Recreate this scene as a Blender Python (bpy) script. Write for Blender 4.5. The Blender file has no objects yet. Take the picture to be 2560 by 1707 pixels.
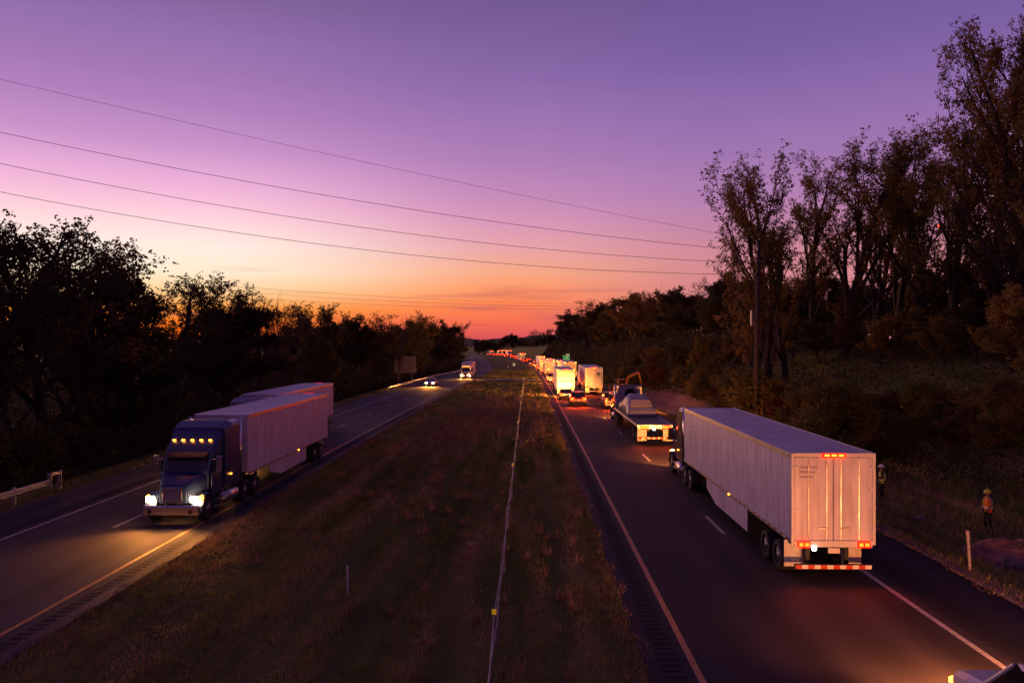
import bpy, math, random
import numpy as np
from mathutils import Vector, Matrix, Quaternion
R = math.radians
PI = math.pi
random.seed(7)
rng = np.random.default_rng(11)
S = bpy.context.scene
COL = S.collection

# ------------------------------------------------------------------ camera
H = 7.6; FPX = 1900.0; YAW = R(1.2)
cam = bpy.data.cameras.new('camera'); co = bpy.data.objects.new('camera', cam); COL.objects.link(co)
cam.sensor_width = 36; cam.lens = 36*FPX/2560; cam.clip_end = 8000; cam.clip_start = 0.2
co.location = (0, 0, H); co.rotation_euler = (R(90), 0, YAW)
S.camera = co
S.view_settings.view_transform = 'Standard'; S.view_settings.look = 'None'
S.view_settings.exposure = 0; S.view_settings.gamma = 1
S.cycles.max_bounces = 5; S.cycles.diffuse_bounces = 2; S.cycles.glossy_bounces = 3
S.cycles.use_denoising = True
S.cycles.sample_clamp_indirect = 4

def at(px, py, Y):
    u = (px-1280)/FPX; v = (py-853.5)/FPX
    t = Y/(math.cos(YAW)+u*math.sin(YAW))
    return Vector((t*(-math.sin(YAW)+u*math.cos(YAW)), Y, H-t*v))

def lin(r, g, b):
    f = lambda c: (c/255/12.92) if c/255 <= .04045 else ((c/255+.055)/1.055)**2.4
    return (f(r), f(g), f(b), 1)

# ------------------------------------------------------------------ sky
W = bpy.data.worlds.new('World'); S.world = W; W.use_nodes = True
nt = W.node_tree; nt.nodes.clear()
def N(t, **k):
    n = nt.nodes.new(t)
    for a, b in k.items(): setattr(n, a, b)
    return n
L = lambda a, b: nt.links.new(a, b)
tc = N('ShaderNodeTexCoord'); sep = N('ShaderNodeSeparateXYZ'); L(tc.outputs['Generated'], sep.inputs[0])
def M(op, a, b=None, c=None, cl=False):
    n = N('ShaderNodeMath', operation=op); n.use_clamp = cl
    for i, q in enumerate((a, b, c)):
        if q is None: continue
        if isinstance(q, (int, float)): n.inputs[i].default_value = q
        else: L(q, n.inputs[i])
    return n.outputs[0]
elev = M('MULTIPLY', M('ARCSINE', sep.outputs['Z']), 180/PI/40.0)      # 0..1 is 0..40 degrees
SUN_AZ = R(31)                                                        # left of the road direction
az = M('ARCTAN2', M('MULTIPLY', sep.outputs['X'], -1), sep.outputs['Y'])
daz = M('ABSOLUTE', M('SUBTRACT', az, SUN_AZ))
def ramp(stops):
    n = N('ShaderNodeValToRGB'); e = n.color_ramp.elements
    while len(e) > 1: e.remove(e[0])
    first = True
    for p, c in stops:
        if first: el = e[0]; el.position = p/40.; first = False
        else: el = e.new(p/40.)
        el.color = lin(*c)
    L(elev, n.inputs[0]); return n.outputs[0]
near = ramp([(0, (255, 90, 18)), (1.2, (255, 118, 30)), (2.4, (255, 160, 66)), (3.6, (255, 212, 155)), (4.9, (254, 234, 206)), (6.6, (255, 234, 222)), (8.1, (255, 216, 220)), (9.6, (248, 192, 217)), (11.2, (232, 172, 214)),
             (13.4, (200, 146, 200)), (16, (175, 126, 186)), (18.2, (159, 117, 176)), (20.5, (146, 110, 172)), (23, (130, 98, 154)), (28, (108, 84, 146)), (34, (84, 60, 118)), (40, (74, 46, 96))])
mid = ramp([(0, (205, 80, 88)), (.6, (224, 90, 88)), (1.6, (246, 112, 82)), (2.8, (255, 134, 82)), (4.0, (254, 153, 102)), (5.2, (247, 168, 132)), (7, (230, 163, 166)), (8.8, (216, 150, 181)), (10.5, (196, 138, 182)),
            (13.4, (172, 124, 180)), (16.2, (155, 115, 175)), (19, (138, 104, 168)), (21.6, (126, 96, 156)), (24.2, (114, 88, 146)), (34, (80, 58, 116)), (40, (72, 45, 94))])
far = ramp([(0, (190, 105, 120)), (2.5, (205, 125, 132)), (5, (212, 137, 143)), (6.8, (203, 134, 152)), (8.5, (190, 130, 165)), (10.2, (178, 126, 175)), (13, (160, 118, 175)), (15.7, (146, 109, 172)), (19.7, (122, 95, 160)), (23.5, (110, 86, 148)), (34, (78, 58, 116)), (40, (70, 44, 94))])
back = ramp([(0, (55, 28, 45)), (10, (84, 46, 84)), (25, (86, 50, 98)), (40, (70, 44, 92))])
def mix(f, a, b):
    n = N('ShaderNodeMix', data_type='RGBA'); L(f, n.inputs[0]); L(a, n.inputs[6]); L(b, n.inputs[7]); return n.outputs[2]
def sm(x, a, b):
    n = N('ShaderNodeMapRange', interpolation_type='SMOOTHSTEP'); L(x, n.inputs[0]); n.inputs[1].default_value = a; n.inputs[2].default_value = b; return n.outputs[0]
c1 = mix(sm(daz, R(7), R(31)), near, mid); c2 = mix(sm(daz, R(29), R(47)), c1, far); c3 = mix(sm(daz, R(70), R(150)), c2, back)
mpv = N('ShaderNodeMapping'); mpv.inputs['Scale'].default_value = (2.2, 2.2, 34); L(tc.outputs['Generated'], mpv.inputs[0])
cn_ = N('ShaderNodeTexNoise'); cn_.inputs['Scale'].default_value = 2.1; cn_.inputs['Detail'].default_value = 6; L(mpv.outputs[0], cn_.inputs['Vector'])
lowband = M('MULTIPLY', sm(elev, .005, .03), M('SUBTRACT', 1.0, sm(elev, .06, .17)))
cf = M('MULTIPLY', M('MULTIPLY', sm(cn_.outputs['Fac'], .54, .76), lowband), .5)
cl_ = N('ShaderNodeRGB'); cl_.outputs[0].default_value = lin(178, 84, 104)
c3 = mix(cf, c3, cl_.outputs[0])
m2v = N('ShaderNodeMapping'); m2v.inputs['Scale'].default_value = (1.5, 1.5, 5); L(tc.outputs['Generated'], m2v.inputs[0])
c2n = N('ShaderNodeTexNoise'); c2n.inputs['Scale'].default_value = 1.6; c2n.inputs['Detail'].default_value = 7; L(m2v.outputs[0], c2n.inputs['Vector'])
vr = N('ShaderNodeMapRange'); L(c2n.outputs['Fac'], vr.inputs[0]); vr.inputs[3].default_value = .955; vr.inputs[4].default_value = 1.045
hsv = N('ShaderNodeHueSaturation'); L(c3, hsv.inputs['Color']); L(vr.outputs[0], hsv.inputs['Value']); c3 = hsv.outputs[0]
sky = N('ShaderNodeTexSky', sky_type='NISHITA'); sky.sun_disc = False
sky.sun_elevation = R(0.2); sky.sun_rotation = -SUN_AZ; sky.air_density = 1.5; sky.dust_density = 3
bg1 = N('ShaderNodeBackground'); L(sky.outputs[0], bg1.inputs[0]); bg1.inputs[1].default_value = 0.002
bg2 = N('ShaderNodeBackground'); L(c3, bg2.inputs[0]); bg2.inputs[1].default_value = 1.03
ad = N('ShaderNodeAddShader'); L(bg1.outputs[0], ad.inputs[0]); L(bg2.outputs[0], ad.inputs[1])
wo = N('ShaderNodeOutputWorld'); L(ad.outputs[0], wo.inputs[0])

sl = bpy.data.lights.new('sun', 'SUN'); sl.energy = 1.5; sl.angle = R(14); sl.color = (1, .42, .24)
so = bpy.data.objects.new('sun', sl); COL.objects.link(so)
so.rotation_euler = Vector((-math.sin(SUN_AZ), math.cos(SUN_AZ), math.tan(R(5)))).to_track_quat('Z', 'Y').to_euler()

# ------------------------------------------------------------------ ground profile
DK = [0, 60, 92, 112, 160, 190, 230, 296, 400, 470, 600, 800, 1000, 3000, 6000]
ZK = [0, 0, -.28, -.4, -1.0, -1.4, -2.3, -3.3, -3.0, -2.7, -3.5, -6.8, -9, -12, -12]
SK = [(0, 0), (250, 0), (300, -1.2), (350, -4), (400, -8), (470, -14.5), (600, -28), (780, -46), (1000, -72), (1500, -150), (6000, -900)]
SD = [a for a, b in SK]; SV = [b for a, b in SK]
_t = np.arange(-100, 6000, 2.0)
def _smooth(v, w):
    k = np.hanning(w); k /= k.sum(); p = np.pad(v, (w//2, w//2), mode='edge'); return np.convolve(p, k, 'valid')[:len(v)]
_zt = _smooth(np.interp(_t, DK, ZK), 21); _st = _smooth(np.interp(_t, SD, SV), 41)
def RZ(D): return np.interp(D, _t, _zt)
def SH(D): return np.interp(D, _t, _st)
def ss(x, a, b):
    t = np.clip((x-a)/(b-a), 0, 1); return t*t*(3-2*t)
def GZ(X, D):                       # terrain height, X measured in the world
    X = np.asarray(X, float); D = np.asarray(D, float)
    x = X-SH(D); z = RZ(D)-0.04+0*x
    xs = np.interp(D, [0, 36, 72], [24.5, 23.5, 17.2])
    z = z-0.75*ss(x, 14.3, 18)*(1-ss(D, 45, 75)*.8)
    z = z+7.2*ss(x, xs, xs+11)+5*ss(x, 40, 150)
    z = z-0.35*ss(x, 2.6, -3)*ss(x, -12.3, -6)*0.9
    z = z-1.0*ss(x, -24.2, -29)+3.0*ss(x, -45, -140)
    z = z+0.05*np.sin(X*1.3+D*.7)*np.sin(D*.45-X*.3)*((x < 2.3)*(x > -12)+(x > 15)+(x < -25.5))
    return z

# ------------------------------------------------------------------ materials
def mat(name, col, rough=.6, metal=0, spec=.5, noise=None, bump=None, emit=None, coat=0, alt=None, detail=5, trans=0):
    m = bpy.data.materials.new(name); m.use_nodes = True; t = m.node_tree; b = t.nodes['Principled BSDF']
    b.inputs['Base Color'].default_value = (*col, 1); b.inputs['Roughness'].default_value = rough
    b.inputs['Metallic'].default_value = metal; b.inputs['Specular IOR Level'].default_value = spec
    b.inputs['Coat Weight'].default_value = coat
    if trans: b.inputs['Transmission Weight'].default_value = trans
    g = t.nodes.new('ShaderNodeTexCoord'); l = t.links.new
    if noise:
        n = t.nodes.new('ShaderNodeTexNoise'); n.inputs['Scale'].default_value = noise; n.inputs['Detail'].default_value = detail
        l(g.outputs['Object'], n.inputs['Vector'])
        r = t.nodes.new('ShaderNodeValToRGB'); r.color_ramp.elements[0].position = .35; r.color_ramp.elements[1].position = .68
        a = alt or tuple(c*.6 for c in col)
        r.color_ramp.elements[0].color = (*a, 1); r.color_ramp.elements[1].color = (*col, 1)
        l(n.outputs['Fac'], r.inputs[0]); l(r.outputs[0], b.inputs['Base Color'])
    if bump:
        n2 = t.nodes.new('ShaderNodeTexNoise'); n2.inputs['Scale'].default_value = bump[0]; n2.inputs['Detail'].default_value = 4
        l(g.outputs['Object'], n2.inputs['Vector'])
        bp = t.nodes.new('ShaderNodeBump'); bp.inputs['Strength'].default_value = bump[1]; bp.inputs['Distance'].default_value = bump[2]
        l(n2.outputs['Fac'], bp.inputs['Height']); l(bp.outputs[0], b.inputs['Normal'])
    if emit:
        b.inputs['Emission Color'].default_value = (*emit[0], 1); b.inputs['Emission Strength'].default_value = emit[1]
    return m
MT = {}
MT['tyre'] = mat('tyre_rubber', (.02, .02, .02), .85, bump=(60, .3, .01))
MT['rim'] = mat('rim_metal', (.55, .55, .58), .35, .9, noise=9, alt=(.3, .3, .3))
MT['darkrim'] = mat('dark_rim', (.18, .18, .19), .4, .8)
MT['chassis'] = mat('chassis_paint', (.025, .025, .028), .6, noise=6)
MT['chrome'] = mat('chrome', (.75, .75, .78), .14, 1)
MT['alu'] = mat('aluminium', (.6, .6, .62), .35, .9, noise=5, alt=(.42, .42, .44))
MT['glass'] = mat('dark_glass', (.012, .014, .02), .06, 0, .8, coat=.5)
MT['white'] = mat('white_paint', (.74, .74, .76), .38, noise=.9, alt=(.64, .63, .63), coat=.2, bump=(3, .05, .01))
MT['trailer'] = mat('trailer_skin', (.76, .74, .86), .42, noise=.7, alt=(.68, .65, .76), bump=(.9, .12, .02), detail=8)
def trailerskin():
    m = MT['trailer']; t = m.node_tree; l = t.links.new; p = t.nodes['Principled BSDF']; g = t.nodes.new('ShaderNodeTexCoord')
    mp = t.nodes.new('ShaderNodeMapping'); mp.inputs['Scale'].default_value = (3, 3, .35); l(g.outputs['Object'], mp.inputs[0])
    n = t.nodes.new('ShaderNodeTexNoise'); n.inputs['Scale'].default_value = 1.6; n.inputs['Detail'].default_value = 9; l(mp.outputs[0], n.inputs['Vector'])
    r = t.nodes.new('ShaderNodeValToRGB'); r.color_ramp.elements[0].position = .34; r.color_ramp.elements[0].color = (.5, .44, .46, 1); r.color_ramp.elements[1].position = .62; r.color_ramp.elements[1].color = (1, 1, 1, 1); l(n.outputs['Fac'], r.inputs[0])
    x = t.nodes.new('ShaderNodeMix'); x.data_type = 'RGBA'; x.blend_type = 'MULTIPLY'; x.inputs[0].default_value = .55
    l(p.inputs['Base Color'].links[0].from_socket, x.inputs[6]); l(r.outputs[0], x.inputs[7]); l(x.outputs[2], p.inputs['Base Color'])
trailerskin()
MT['troof'] = mat('trailer_roof_skin', (.66, .67, .72), .5, noise=.5, alt=(.52, .53, .57), bump=(1.5, .15, .03))
MT['maroon'] = mat('maroon_paint', (.07, .012, .014), .25, .2, coat=.8)
MT['red'] = mat('red_paint', (.28, .02, .02), .3, .1, coat=.7)
MT['black'] = mat('black_paint', (.015, .015, .018), .25, .2, coat=.8)
MT['grey'] = mat('grey_paint', (.16, .16, .18), .3, .4, coat=.6)
MT['silver'] = mat('silver_paint', (.42, .43, .46), .28, .6, coat=.6)
MT['blue'] = mat('blue_paint', (.03, .06, .18), .3, .3, coat=.6)
MT['plastic'] = mat('black_plastic', (.02, .02, .02), .6)
MT['tail'] = mat('tail_lamp', (.4, .01, .01), .3, emit=((1, .05, .004), 9))
MT['brake'] = mat('brake_lamp', (.4, .02, .01), .3, emit=((1, .045, .003), 14))
MT['lens'] = mat('red_lens_halo', (.4, .01, .01), .3, emit=((1, .006, .001), 5))  # glowing red surround that paints a halo around the lamp core
MT['amber'] = mat('amber_lamp', (.5, .2, .02), .3, emit=((1, .2, .01), 28))
MT['marker'] = mat('red_marker_lamp', (.4, .01, .01), .3, emit=((1, .02, .002), 45))
MT['head'] = mat('headlamp', (.8, .8, .7), .2, emit=((1, .5, .17), 90))
MT['rev'] = mat('reversing_lamp', (.8, .8, .8), .2, emit=((1, .9, .75), 12))
MT['plate'] = mat('number_plate', (.7, .68, .6), .4)
MT['retro_w'] = mat('white_reflective_tape', (.9, .86, .72), .4)
MT['retro_r'] = mat('red_reflective_tape', (.6, .05, .02), .4)
MT['flap'] = mat('white_mud_flap', (.8, .76, .66), .5, noise=5, alt=(.6, .56, .46))
MT['wood'] = mat('deck_planks', (.22, .16, .12), .6, noise=3, alt=(.1, .08, .06))
MT['tarp'] = mat('blue_grey_tarp', (.36, .36, .46), .45, noise=2, bump=(4, .5, .06), alt=(.26, .26, .36))
MT['beige'] = mat('beige_tarp', (.62, .5, .38), .6, bump=(4, .3, .04))
MT['sign_back'] = mat('sign_back_aluminium', (.3, .27, .27), .5, .3, noise=3, alt=(.24, .21, .22))
MT['green'] = mat('green_sign_face_glow', (.0, .3, .08), .4, emit=((0, .42, .07), .5))  # no lamp: brightness of the face is put in as faint emission
MT['sign_w'] = mat('sign_white_glow', (.8, .78, .7), .4, emit=((.9, .8, .5), .25))  # unlit sheeting given a faint glow of its own
MT['orange'] = mat('orange_machine_paint', (.75, .26, .03), .45, noise=6, alt=(.5, .16, .02))
MT['drum'] = mat('orange_plastic', (.85, .25, .02), .5)
MT['galv'] = mat('galvanised_steel', (.42, .41, .4), .45, .5, noise=7, alt=(.28, .26, .25))
MT['pole'] = mat('creosoted_wood', (.1, .06, .05), .85, noise=8, bump=(30, .5, .02))
MT['wire'] = mat('wire', (.015, .015, .015), .6)
MT['skin'] = mat('skin', (.42, .22, .15), .55)
MT['hiyel'] = mat('lime_vest', (.55, .8, .04), .7)
MT['hiorg'] = mat('orange_vest', (.95, .13, .02), .7)
MT['helm_y'] = mat('lime_helmet', (.65, .8, .04), .35)
MT['helm_w'] = mat('white_helmet', (.8, .8, .8), .35)
MT['cloth'] = mat('dark_cloth', (.02, .02, .03), .9, noise=20)
MT['shirt'] = mat('grey_shirt', (.28, .24, .27), .9, noise=20)
MT['boot'] = mat('tan_boot', (.3, .18, .09), .8)
MT['yellow'] = mat('yellow_reflector_glow', (.95, .55, .02), .4, emit=((1, .5, .02), .25))  # emits a little itself to imitate light thrown back
MT['stake'] = mat('bare_wood', (.45, .28, .16), .8, noise=12)
MT['post_w'] = mat('pale_post', (.85, .72, .62), .6, noise=9)
MT['bark'] = mat('bark', (.06, .045, .038), .95, noise=5, bump=(12, .8, .03))
MT['bark2'] = mat('pale_bark', (.13, .1, .085), .95, noise=5, bump=(12, .8, .03))
MT['rock'] = mat('rock', (.3, .24, .21), .9, noise=4, bump=(8, .7, .04))
MT['navy'] = mat('navy_lettering', (.03, .04, .12), .5)
MT['lav'] = mat('faded_lettering', (.36, .34, .48), .5)

def tapemat():
    m = mat('red_white_tape', (.9, .86, .72), .4); t = m.node_tree; l = t.links.new; g = t.nodes.new('ShaderNodeTexCoord'); sp = t.nodes.new('ShaderNodeSeparateXYZ'); l(g.outputs['Object'], sp.inputs[0])
    a = t.nodes.new('ShaderNodeMath'); a.operation = 'PINGPONG'; a.inputs[1].default_value = .3; l(sp.outputs[1], a.inputs[0])
    b = t.nodes.new('ShaderNodeMath'); b.operation = 'GREATER_THAN'; b.inputs[1].default_value = .15; l(a.outputs[0], b.inputs[0])
    x = t.nodes.new('ShaderNodeMix'); x.data_type = 'RGBA'; x.inputs[6].default_value = (.8, .76, .66, 1); x.inputs[7].default_value = (.5, .04, .02, 1); l(b.outputs[0], x.inputs[0]); l(x.outputs[2], t.nodes['Principled BSDF'].inputs['Base Color'])
    return m
MT['tape'] = tapemat()
def leafmat(name, a, b, c):
    m = bpy.data.materials.new(name); m.use_nodes = True; t = m.node_tree; p = t.nodes['Principled BSDF']; l = t.links.new
    g = t.nodes.new('ShaderNodeTexCoord'); n = t.nodes.new('ShaderNodeTexNoise'); n.inputs['Scale'].default_value = .55; n.inputs['Detail'].default_value = 6
    l(g.outputs['Object'], n.inputs['Vector'])
    r = t.nodes.new('ShaderNodeValToRGB'); e = r.color_ramp.elements
    e[0].position = .36; e[0].color = (*a, 1); e[1].position = .66; e[1].color = (*c, 1); k = e.new(.5); k.color = (*b, 1)
    l(n.outputs['Fac'], r.inputs[0])
    oi = t.nodes.new('ShaderNodeObjectInfo'); hs = t.nodes.new('ShaderNodeHueSaturation'); l(r.outputs[0], hs.inputs['Color'])
    mr = t.nodes.new('ShaderNodeMapRange'); l(oi.outputs['Random'], mr.inputs[0]); mr.inputs[3].default_value = .475; mr.inputs[4].default_value = .525; l(mr.outputs[0], hs.inputs['Hue'])
    l(hs.outputs[0], p.inputs['Base Color'])
    p.inputs['Roughness'].default_value = .75; p.inputs['Specular IOR Level'].default_value = .2
    tr = t.nodes.new('ShaderNodeBsdfTranslucent'); l(hs.outputs[0], tr.inputs[0])
    mx = t.nodes.new('ShaderNodeMixShader'); mx.inputs[0].default_value = .25
    l(p.outputs[0], mx.inputs[1]); l(tr.outputs[0], mx.inputs[2]); l(mx.outputs[0], t.nodes['Material Output'].inputs[0])
    return m
MT['leaf_autumn'] = leafmat('autumn_leaves', (.16, .14, .035), (.27, .19, .05), (.33, .18, .05))
MT['leaf_dark'] = leafmat('dark_leaves', (.055, .055, .026), (.09, .075, .034), (.13, .085, .038))
MT['leaf_olive'] = leafmat('olive_leaves', (.1, .1, .03), (.18, .14, .04), (.26, .14, .045))
MT['leaf_russet'] = leafmat('russet_leaves', (.08, .035, .018), (.15, .05, .02), (.2, .06, .02))

def ground_mat():
    m = bpy.data.materials.new('ground_soil'); m.use_nodes = True; t = m.node_tree; p = t.nodes['Principled BSDF']; l = t.links.new
    g = t.nodes.new('ShaderNodeTexCoord')
    def noi(s, d=6):
        n = t.nodes.new('ShaderNodeTexNoise'); n.inputs['Scale'].default_value = s; n.inputs['Detail'].default_value = d; l(g.outputs['Object'], n.inputs['Vector']); return n.outputs['Fac']
    r = t.nodes.new('ShaderNodeValToRGB'); e = r.color_ramp.elements
    e[0].position = .36; e[0].color = (.09, .12, .03, 1); e[1].position = .7; e[1].color = (.26, .21, .08, 1); k = e.new(.52); k.color = (.16, .17, .05, 1)
    mp = t.nodes.new('ShaderNodeMapping'); mp.inputs['Scale'].default_value = (1, .16, 1); l(g.outputs['Object'], mp.inputs[0])
    nn = t.nodes.new('ShaderNodeTexNoise'); nn.inputs['Scale'].default_value = .8; nn.inputs['Detail'].default_value = 10; l(mp.outputs[0], nn.inputs['Vector']); l(nn.outputs['Fac'], r.inputs[0]); l(r.outputs[0], p.inputs['Base Color'])
    b = t.nodes.new('ShaderNodeBump'); b.inputs['Strength'].default_value = .9; b.inputs['Distance'].default_value = .12; l(noi(7, 8), b.inputs['Height']); l(b.outputs[0], p.inputs['Normal'])
    p.inputs['Roughness'].default_value = 1; p.inputs['Specular IOR Level'].default_value = .1
    return m
MT['ground'] = ground_mat()
MT['concrete'] = mat('pale_concrete', (.42, .39, .37), .85, noise=1.5, alt=(.3, .27, .26))
MT['dirt'] = mat('bare_clay', (.55, .27, .15), .95, noise=1.2, alt=(.25, .12, .07), bump=(5, .9, .12), detail=10)

def asphalt(name, a, b, lanes):
    m = bpy.data.materials.new(name); m.use_nodes = True; t = m.node_tree; p = t.nodes['Principled BSDF']; l = t.links.new
    g = t.nodes.new('ShaderNodeTexCoord')
    def noi(s, d, vec=None):
        n = t.nodes.new('ShaderNodeTexNoise'); n.inputs['Scale'].default_value = s; n.inputs['Detail'].default_value = d; l(vec or g.outputs['Object'], n.inputs['Vector']); return n.outputs['Fac']
    mp = t.nodes.new('ShaderNodeMapping'); mp.inputs['Scale'].default_value = (1.1, .05, 1); l(g.outputs['Object'], mp.inputs[0])
    streak = noi(1.0, 6, mp.outputs[0]); gr = noi(28, 5); patch = noi(.15, 4)
    a1 = t.nodes.new('ShaderNodeMath'); a1.operation = 'ADD'; l(streak, a1.inputs[0]); l(gr, a1.inputs[1])
    a2 = t.nodes.new('ShaderNodeMath'); a2.operation = 'ADD'; l(a1.outputs[0], a2.inputs[0]); l(patch, a2.inputs[1])
    a3 = t.nodes.new('ShaderNodeMath'); a3.operation = 'DIVIDE'; l(a2.outputs[0], a3.inputs[0]); a3.inputs[1].default_value = 3
    r = t.nodes.new('ShaderNodeValToRGB'); e = r.color_ramp.elements; e[0].position = .4; e[0].color = (*a, 1); e[1].position = .6; e[1].color = (*b, 1)
    l(a3.outputs[0], r.inputs[0]); l(r.outputs[0], p.inputs['Base Color'])
    bp = t.nodes.new('ShaderNodeBump'); bp.inputs['Strength'].default_value = .35; bp.inputs['Distance'].default_value = .01; l(gr, bp.inputs['Height']); l(bp.outputs[0], p.inputs['Normal'])
    sx = t.nodes.new('ShaderNodeSeparateXYZ'); l(g.outputs['Object'], sx.inputs[0])
    w1 = t.nodes.new('ShaderNodeMath'); w1.operation = 'MULTIPLY'; w1.inputs[1].default_value = 2*PI/1.83; l(sx.outputs[0], w1.inputs[0])
    w2 = t.nodes.new('ShaderNodeMath'); w2.operation = 'SINE'; l(w1.outputs[0], w2.inputs[0])
    w3 = t.nodes.new('ShaderNodeMapRange'); w3.inputs[1].default_value = -1; w3.inputs[2].default_value = 1; w3.inputs[3].default_value = .82; w3.inputs[4].default_value = 1.2; l(w2.outputs[0], w3.inputs[0])
    hv = t.nodes.new('ShaderNodeHueSaturation'); l(r.outputs[0], hv.inputs['Color']); l(w3.outputs[0], hv.inputs['Value']); l(hv.outputs[0], p.inputs['Base Color'])
    p.inputs['Roughness'].default_value = .8; p.inputs['Specular IOR Level'].default_value = .3
    return m
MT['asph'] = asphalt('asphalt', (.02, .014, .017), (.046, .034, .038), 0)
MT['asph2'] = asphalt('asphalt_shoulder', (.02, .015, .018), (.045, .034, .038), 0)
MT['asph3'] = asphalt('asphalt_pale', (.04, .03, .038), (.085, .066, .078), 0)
MT['groove_shade'] = mat('rumble_groove_shade', (.008, .007, .008), .9)  # dark sealed asphalt with the shade of the recesses put into the colour
MT['pw'] = mat('white_road_paint', (.62, .58, .55), .6, noise=6, alt=(.34, .31, .3))
MT['py'] = mat('yellow_road_paint', (.72, .36, .09), .6, noise=6, alt=(.42, .2, .05))
def grassmat():
    m = leafmat('grass_blades', (.16, .23, .045), (.33, .33, .08), (.62, .48, .18))
    t = m.node_tree
    for n in list(t.nodes):
        if n.type == 'TEX_NOISE':
            n.inputs['Scale'].default_value = .9; n.inputs['Detail'].default_value = 9
            mp = t.nodes.new('ShaderNodeMapping'); mp.inputs['Scale'].default_value = (1, .13, 1)
            t.links.new(n.inputs['Vector'].links[0].from_socket, mp.inputs[0]); t.links.new(mp.outputs[0], n.inputs['Vector'])
    return m
MT['grass'] = grassmat()
MT['drygrass'] = mat('dry_grass', (.6, .37, .2), .9, noise=1.5, alt=(.26, .15, .08))

# ------------------------------------------------------------------ mesh builder
class MB:
    def __init__(s): s.v = []; s.f = []
    def add(s, vs, fs):
        o = len(s.v); s.v += [tuple(v) for v in vs]; s.f += [tuple(i+o for i in f) for f in fs]; return s
    def box(s, x0, x1, y0, y1, z0, z1, ch=0):
        if ch:
            ch = min(ch, (x1-x0)/2.01, (y1-y0)/2.01, (z1-z0)/2.01)
            ring = lambda X0, X1, Y0, Y1, z: [(X0+ch, Y0, z), (X1-ch, Y0, z), (X1, Y0+ch, z), (X1, Y1-ch, z), (X1-ch, Y1, z), (X0+ch, Y1, z), (X0, Y1-ch, z), (X0, Y0+ch, z)]
            return s.loft([ring(x0+ch, x1-ch, y0+ch, y1-ch, z0), ring(x0, x1, y0, y1, z0+ch), ring(x0, x1, y0, y1, z1-ch), ring(x0+ch, x1-ch, y0+ch, y1-ch, z1)])
        return s.add([(x0, y0, z0), (x1, y0, z0), (x1, y1, z0), (x0, y1, z0), (x0, y0, z1), (x1, y0, z1), (x1, y1, z1), (x0, y1, z1)],
                     [(3, 2, 1, 0), (4, 5, 6, 7), (0, 1, 5, 4), (1, 2, 6, 5), (2, 3, 7, 6), (3, 0, 4, 7)])
    def loft(s, rings, cap=True):
        n = len(rings[0]); vs = [p for r in rings for p in r]; fs = []
        for i in range(len(rings)-1):
            for j in range(n):
                a = i*n+j; b = i*n+(j+1) % n; fs.append((a, b, b+n, a+n))
        if cap: fs.append(tuple(range(n-1, -1, -1))); fs.append(tuple(range((len(rings)-1)*n, len(rings)*n)))
        return s.add(vs, fs)
    def tube(s, p0, p1, r0, r1=None, n=8, cap=True):
        r1 = r0 if r1 is None else r1; p0 = Vector(p0); p1 = Vector(p1); d = (p1-p0)
        if d.length < 1e-6: return s
        d.normalize(); a = d.orthogonal().normalized(); b = d.cross(a)
        return s.loft([[p0+(a*math.cos(t)+b*math.sin(t))*r0 for t in [2*PI*k/n for k in range(n)]], [p1+(a*math.cos(t)+b*math.sin(t))*r1 for t in [2*PI*k/n for k in range(n)]]], cap)
    def path(s, pts, r, n=5):
        for a, b in zip(pts[:-1], pts[1:]): s.tube(a, b, r, r, n, False)
        return s
    def lathex(s, prof, cx, cy, cz, n=20):            # prof: (x offset, radius)
        return s.loft([[(cx+x, cy+r*math.cos(2*PI*k/n), cz+r*math.sin(2*PI*k/n)) for k in range(n)] for x, r in prof])
    def prism(s, poly, axis, a, b):                   # poly 2D, extruded along axis from a to b
        def P(p, q): return {'x': (q, p[0], p[1]), 'y': (p[0], q, p[1]), 'z': (p[0], p[1], q)}[axis]
        return s.loft([[P(p, a) for p in poly], [P(p, b) for p in poly]])
    def obj(s, name, m, parent=None, smooth=False, bev=0):
        me = bpy.data.meshes.new(name); me.from_pydata(s.v, [], s.f); me.validate(); me.update()
        import bmesh
        bm = bmesh.new(); bm.from_mesh(me); bmesh.ops.recalc_face_normals(bm, faces=bm.faces)
        if bev: bmesh.ops.bevel(bm, geom=bm.edges[:], offset=bev, segments=2, affect='EDGES', clamp_overlap=True)
        bm.to_mesh(me); bm.free()
        if smooth: me.shade_smooth() if hasattr(me, 'shade_smooth') else None
        me.materials.append(MT[m] if isinstance(m, str) else m)
        o = bpy.data.objects.new(name, me); COL.objects.link(o); o.parent = parent
        return o
def np_obj(name, V, F, m, parent=None):
    me = bpy.data.meshes.new(name); n = len(V); k = F.shape[1]
    me.vertices.add(n); me.vertices.foreach_set('co', np.ascontiguousarray(V, dtype=np.float32).ravel())
    me.loops.add(F.size); me.loops.foreach_set('vertex_index', np.ascontiguousarray(F, dtype=np.int32).ravel())
    me.polygons.add(len(F)); me.polygons.foreach_set('loop_start', np.arange(0, F.size, k, dtype=np.int32))
    me.update(calc_edges=True); me.materials.append(MT[m] if isinstance(m, str) else m)
    o = bpy.data.objects.new(name, me); COL.objects.link(o); o.parent = parent; return o
def tag(o, label, cat, group=None, kind=None):
    if label: o['label'] = label
    if cat: o['category'] = cat
    if group: o['group'] = group
    if kind: o['kind'] = kind
    return o
def thing(name, label, cat, loc=(0, 0, 0), rz=0, group=None):
    o = bpy.data.objects.new(name, None); COL.objects.link(o); o.location = loc; o.rotation_euler = (0, 0, rz); o.empty_display_size = .2
    return tag(o, label, cat, group)
def structure(o): o['kind'] = 'structure'; return o
def kids(o): return [c for c in bpy.data.objects if c.parent == o]
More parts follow.
